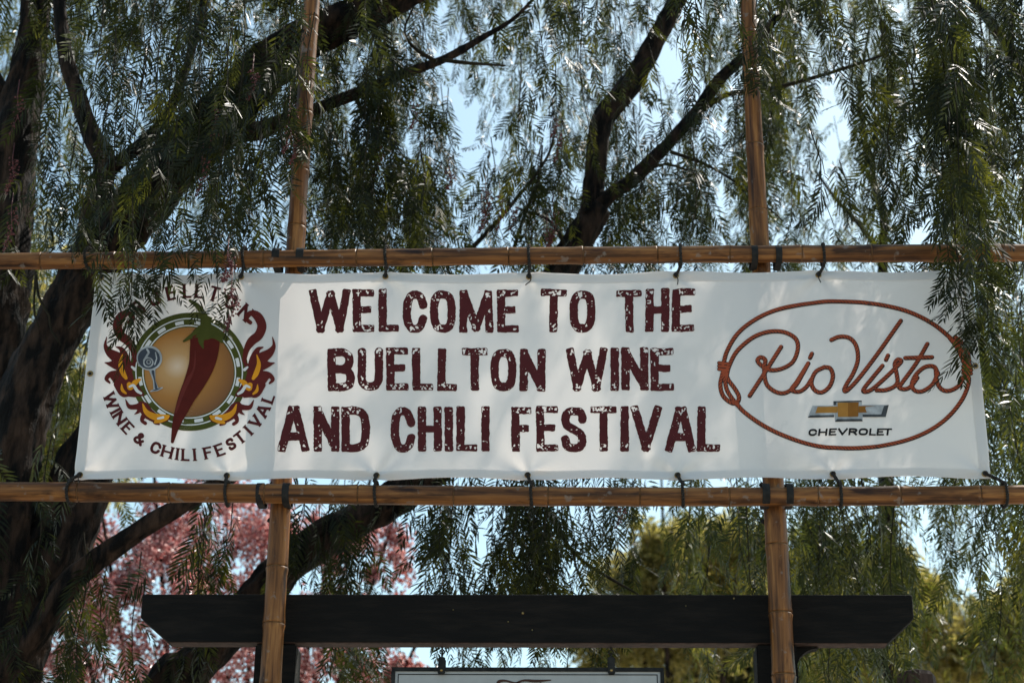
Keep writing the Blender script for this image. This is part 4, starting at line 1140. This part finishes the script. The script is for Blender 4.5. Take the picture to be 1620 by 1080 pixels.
# right upper and the dense near curtain
curtain(cD, 50, 1210, 1660, -300, 260, .3, .8, .2, 1.5, ymax=395, step=.065)
curtain(cD, 10, 1370, 1610, -160, 200, .4, .8, .1, .9, gaps=False, ymax=395)
curtain(cF, 54, 1180, 1700, -250, 300, .4, 1.0, 1.8, 3.4, ymax=420)
curtain(cF, 26, 1060, 1680, 380, 840, .4, 1.0, 1.2, 2.6, gaps=True)
curtain(cF, 16, 1290, 1440, 700, 860, .3, .6, 1.6, 2.6, gaps=False)
curtain(cF, 13, 1230, 1420, 640, 860, .35, .7, .9, 1.8, gaps=False)
curtain(cF, 6, 1070, 1210, 660, 800, .35, .6, .9, 1.8)
curtain(cB, 6, 130, 430, 740, 960, .3, .6, .9, 1.6, gaps=False)
curtain(cF, 22, 1530, 1680, 330, 640, .35, .7, .7, 2.2, gaps=False)
curtain(cE, 14, 1500, 1680, 330, 700, .4, .8, 3.0, 5.0, gaps=False)
curtain(cF, 14, 1480, 1660, 700, 900, .4, .7, 1.2, 2.2)
curtain(cE, 100, 1200, 1680, -250, 350, .3, .8, 2.6, 5.0, ymax=430, step=.07, s=.85)
curtain(cE, 24, 1060, 1640, 600, 1000, .5, 1.0, 3.2, 4.8)
# strands hanging in front of the rail and banner
for x, yb, yd in ((180, 500, -.16), (205, 530, -.18), (242, 575, -.20), (262, 570, -.14), (285, 520, -.18), (165, 440, -.13), (225, 520, -.12), (300, 480, -.2), (360, 560, -.14), (385, 530, -.12), (330, 420, -.16), (372, 440, -.18)):
    y = RNG.uniform(-60, 90); L = (yb - 60 - y) * mpp(x, 250, yd) * 1.06
    cB.strand(P(x, y, yd), L, sep=True, s=.85, step=.075, sway=.03, r0=.002)
for x, y, yd, L in ((470, -60, -.10, .50), (445, 40, -.05, .45), (492, 20, -.06, .40), (420, 60, 0.0, .5), (478, -20, -.1, .42)):
    cB.strand(P(x, y, yd), L, sep=False, s=.85, step=.06, sway=.05, r0=.002)
for x, yb, yd in ((1478, 610, -.15), (1496, 600, -.2), (1464, 560, -.12), (1512, 620, -.16), (1486, 570, -.22), (1520, 560, -.1), (1500, 500, -.14), (1474, 600, -.2)):
    y = RNG.uniform(-80, 60); L = (yb - 60 - y) * mpp(x, 250, yd) * 1.06
    cD.strand(P(x, y, yd), L, sep=True, s=.88, step=.065, sway=.03, r0=.002)
for x, y, yd, L in ((1185, -60, -.05, .30), (1200, -30, -.02, .30), (1215, 10, 0, .25), (1100, -120, .1, .6), (1080, -60, .1, .5)):
    cD.strand(P(x, y, yd), L, s=.85, step=.06, sway=.05, r0=.002)
# overhead canopy out of frame, which shades the banner
curtain(cC, 30, 300, 2300, -1500, -330, .5, 1.1, .4, 3.4, gaps=False)
curtain(cB, 60, -200, 900, -760, -200, .4, .9, .3, 2.2, gaps=False)
curtain(cA, 40, -500, 300, -700, -100, .4, .9, 1.0, 3.0, gaps=False)
curtain(cD, 12, 1300, 2600, -1200, -330, .5, 1.0, 0., 1.8, gaps=False)
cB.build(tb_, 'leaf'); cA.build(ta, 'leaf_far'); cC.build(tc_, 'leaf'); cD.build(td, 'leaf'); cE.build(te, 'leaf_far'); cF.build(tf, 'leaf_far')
for px, py, Y, L in ((366, 455, -.17, .13), (360, 405, -.16, .08), (458, 165, -.06, .16), (468, 200, -.07, .12), (340, 170, .55, .16), (28, 150, .8, .16), (20, 250, .8, .14), (18, 330, .8, .16), (400, 110, .5, .12), (320, 250, .6, .14)):
    berries(tb_, px, py, Y, L)
for px, py, Y, L in ((588, 190, .9, .16), (596, 230, .9, .12), (655, 165, 1.0, .10), (768, 300, 1.3, .13), (790, 310, 1.3, .14), (810, 325, 1.3, .10), (762, 330, 1.3, .10), (875, 180, 1.2, .10), (875, 330, 1.3, .14), (865, 360, 1.3, .1), (880, 210, 1.2, .12), (978, 790, 1.2, .10), (710, 270, 1.3, .08)):
    berries(tc_, px, py, Y, L)

# ------------------------------------------------------------------ background trees and shrubs
def leafcloud(name, parent, mat, blobs, n_, size, seed, wid=.2):
    """small folded leaves through the volume of the crown; blobs: (centre, radii, weight)"""
    rs = np.random.RandomState(seed); Cn = []
    wts = np.array([b_[2] for b_ in blobs], float); wts /= wts.sum()
    for (c, rr_, _), w_ in zip(blobs, wts):
        m_ = int(n_ * w_); ncl = max(6, m_ // (120 if mat == 'leaf_red' else 55))
        u = rs.randn(ncl, 3); u /= np.linalg.norm(u, axis=1)[:, None]
        cl = np.asarray(c) + u * (rs.rand(ncl, 1) ** .55) * 1.12 * np.asarray(rr_)
        p = cl[rs.randint(ncl, size=m_)] + rs.randn(m_, 3) * np.asarray(rr_).mean() * (.10 if mat == 'leaf_red' else .13)
        Cn.append(p)
    p = np.concatenate(Cn); n2 = len(p)
    d = rs.randn(n2, 3) + np.array([0, 0, -.3]); d /= np.linalg.norm(d, axis=1)[:, None]
    s_ = np.cross(d, rs.randn(n2, 3)); s_ /= np.linalg.norm(s_, axis=1)[:, None]
    nr = np.cross(d, s_); L = size * rs.uniform(.6, 1.3, (n2, 1)); W = L * wid
    V = np.stack([p, p + d * L * .5 + s_ * W + nr * W * .3, p + d * L, p + d * L * .5 - s_ * W + nr * W * .3], 1).reshape(-1, 3)
    T = np.array([(0, 1, 2), (0, 2, 3)])[None] + (np.arange(n2) * 4)[:, None, None]
    ob = tri_mesh(name, V, T.reshape(-1, 3), M[mat], parent); ob['kind'] = 'stuff'
def bg_tree(name, label, cat, Y, px, blobpx, mat, n_, size, seed, trunkw, group=None):
    base = P(px, 1080, Y)
    e = empty(name, (base[0], Y, 0), label, cat, group)
    rs = np.random.RandomState(seed)
    blobs = []
    for (x, y, rx_, ry_, wt) in blobpx:
        yo = Y + rs.uniform(-.5, .5); c = P(x, y, yo); m_ = mpp(x, y, yo)
        blobs.append((c, (rx_ * m_, rx_ * m_ * .8, ry_ * m_), wt))
        st_ = np.array([base[0], Y, max(.3, c[2] * .45)])
        mid = st_ * .5 + c * .5 + np.array([0, 0, -.2])
        pts = catmull([st_, mid, c, c + (c - mid) * .5], 6)
        V, F = tube(pts, np.linspace(trunkw * .45, .006, len(pts)), 6); obj('limb', V, F, 'bark', e, True)
    zt2 = max(b_[0][2] for b_ in blobs) * .8
    pts = catmull([(base[0], Y, -.05), (base[0] + .1, Y, zt2 * .4), (base[0] - .05, Y, zt2 * .75), (base[0], Y, zt2)], 6)
    V, F = tube(pts, np.linspace(trunkw, trunkw * .3, len(pts)), 10); obj('trunk', V, F, 'bark', e, True)
    leafcloud('crown', e, mat, blobs, n_, size, seed, .28 if mat == 'leaf_red' else .15)
bg_tree('plum_tree', 'red leaved plum tree glowing behind the lower left bamboo pole', 'tree', 6.5, 360,
        [(100, 960, 110, 110, .9), (180, 930, 150, 110, 1.2), (330, 930, 160, 120, 1.2), (300, 1040, 220, 90, 1.1), (500, 970, 130, 110, .9), (540, 1060, 130, 80, .7), (600, 890, 80, 90, .35), (120, 1060, 120, 80, .7), (420, 840, 160, 60, .8), (640, 1060, 70, 50, .4), (250, 830, 160, 60, .8), (100, 880, 110, 90, .7), (560, 850, 110, 60, .4)],
        'leaf_red', 44000, .037, 41, .06)
bg_tree('golden_shrub', 'tall olive gold shrub in the distance under the banner right of centre', 'shrub', 11., 1060,
        [(1010, 930, 70, 60, .8), (1090, 900, 80, 70, 1), (1150, 950, 100, 90, 1), (1060, 1010, 140, 80, 1), (1170, 860, 60, 50, .5), (960, 1000, 60, 70, .5), (1050, 870, 60, 50, .35), (1110, 850, 40, 40, .2)],
        'leaf_gold', 34000, .085, 42, .08, 'distant shrubs')
bg_tree('golden_shrub', 'tall olive gold shrub in the distance beyond the lower right post', 'shrub', 11., 1470,
        [(1420, 930, 60, 60, .6), (1500, 1030, 120, 70, 1), (1380, 1010, 120, 80, 1), (1600, 1000, 80, 90, .7)],
        'leaf_gold', 26000, .09, 43, .08, 'distant shrubs')
bg_tree('leafy_tree', 'dark green leafy tree in the distance behind the right bamboo pole', 'tree', 14., 1260,
        [(1290, 940, 130, 90, 1), (1180, 1050, 150, 60, 1), (1400, 1050, 160, 70, 1), (1640, 1050, 100, 70, .5)],
        'leaf_far', 26000, .12, 44, .14)
bg_tree('leafy_tree', 'pale green leafy tree far behind the left trunks', 'tree', 12., 30,
        [(60, 560, 110, 120, 1), (-20, 420, 110, 120, .8), (90, 720, 110, 100, 1), (-30, 850, 140, 140, .7), (150, 620, 60, 80, .5)],
        'leaf_gold', 15000, .11, 45, .14)
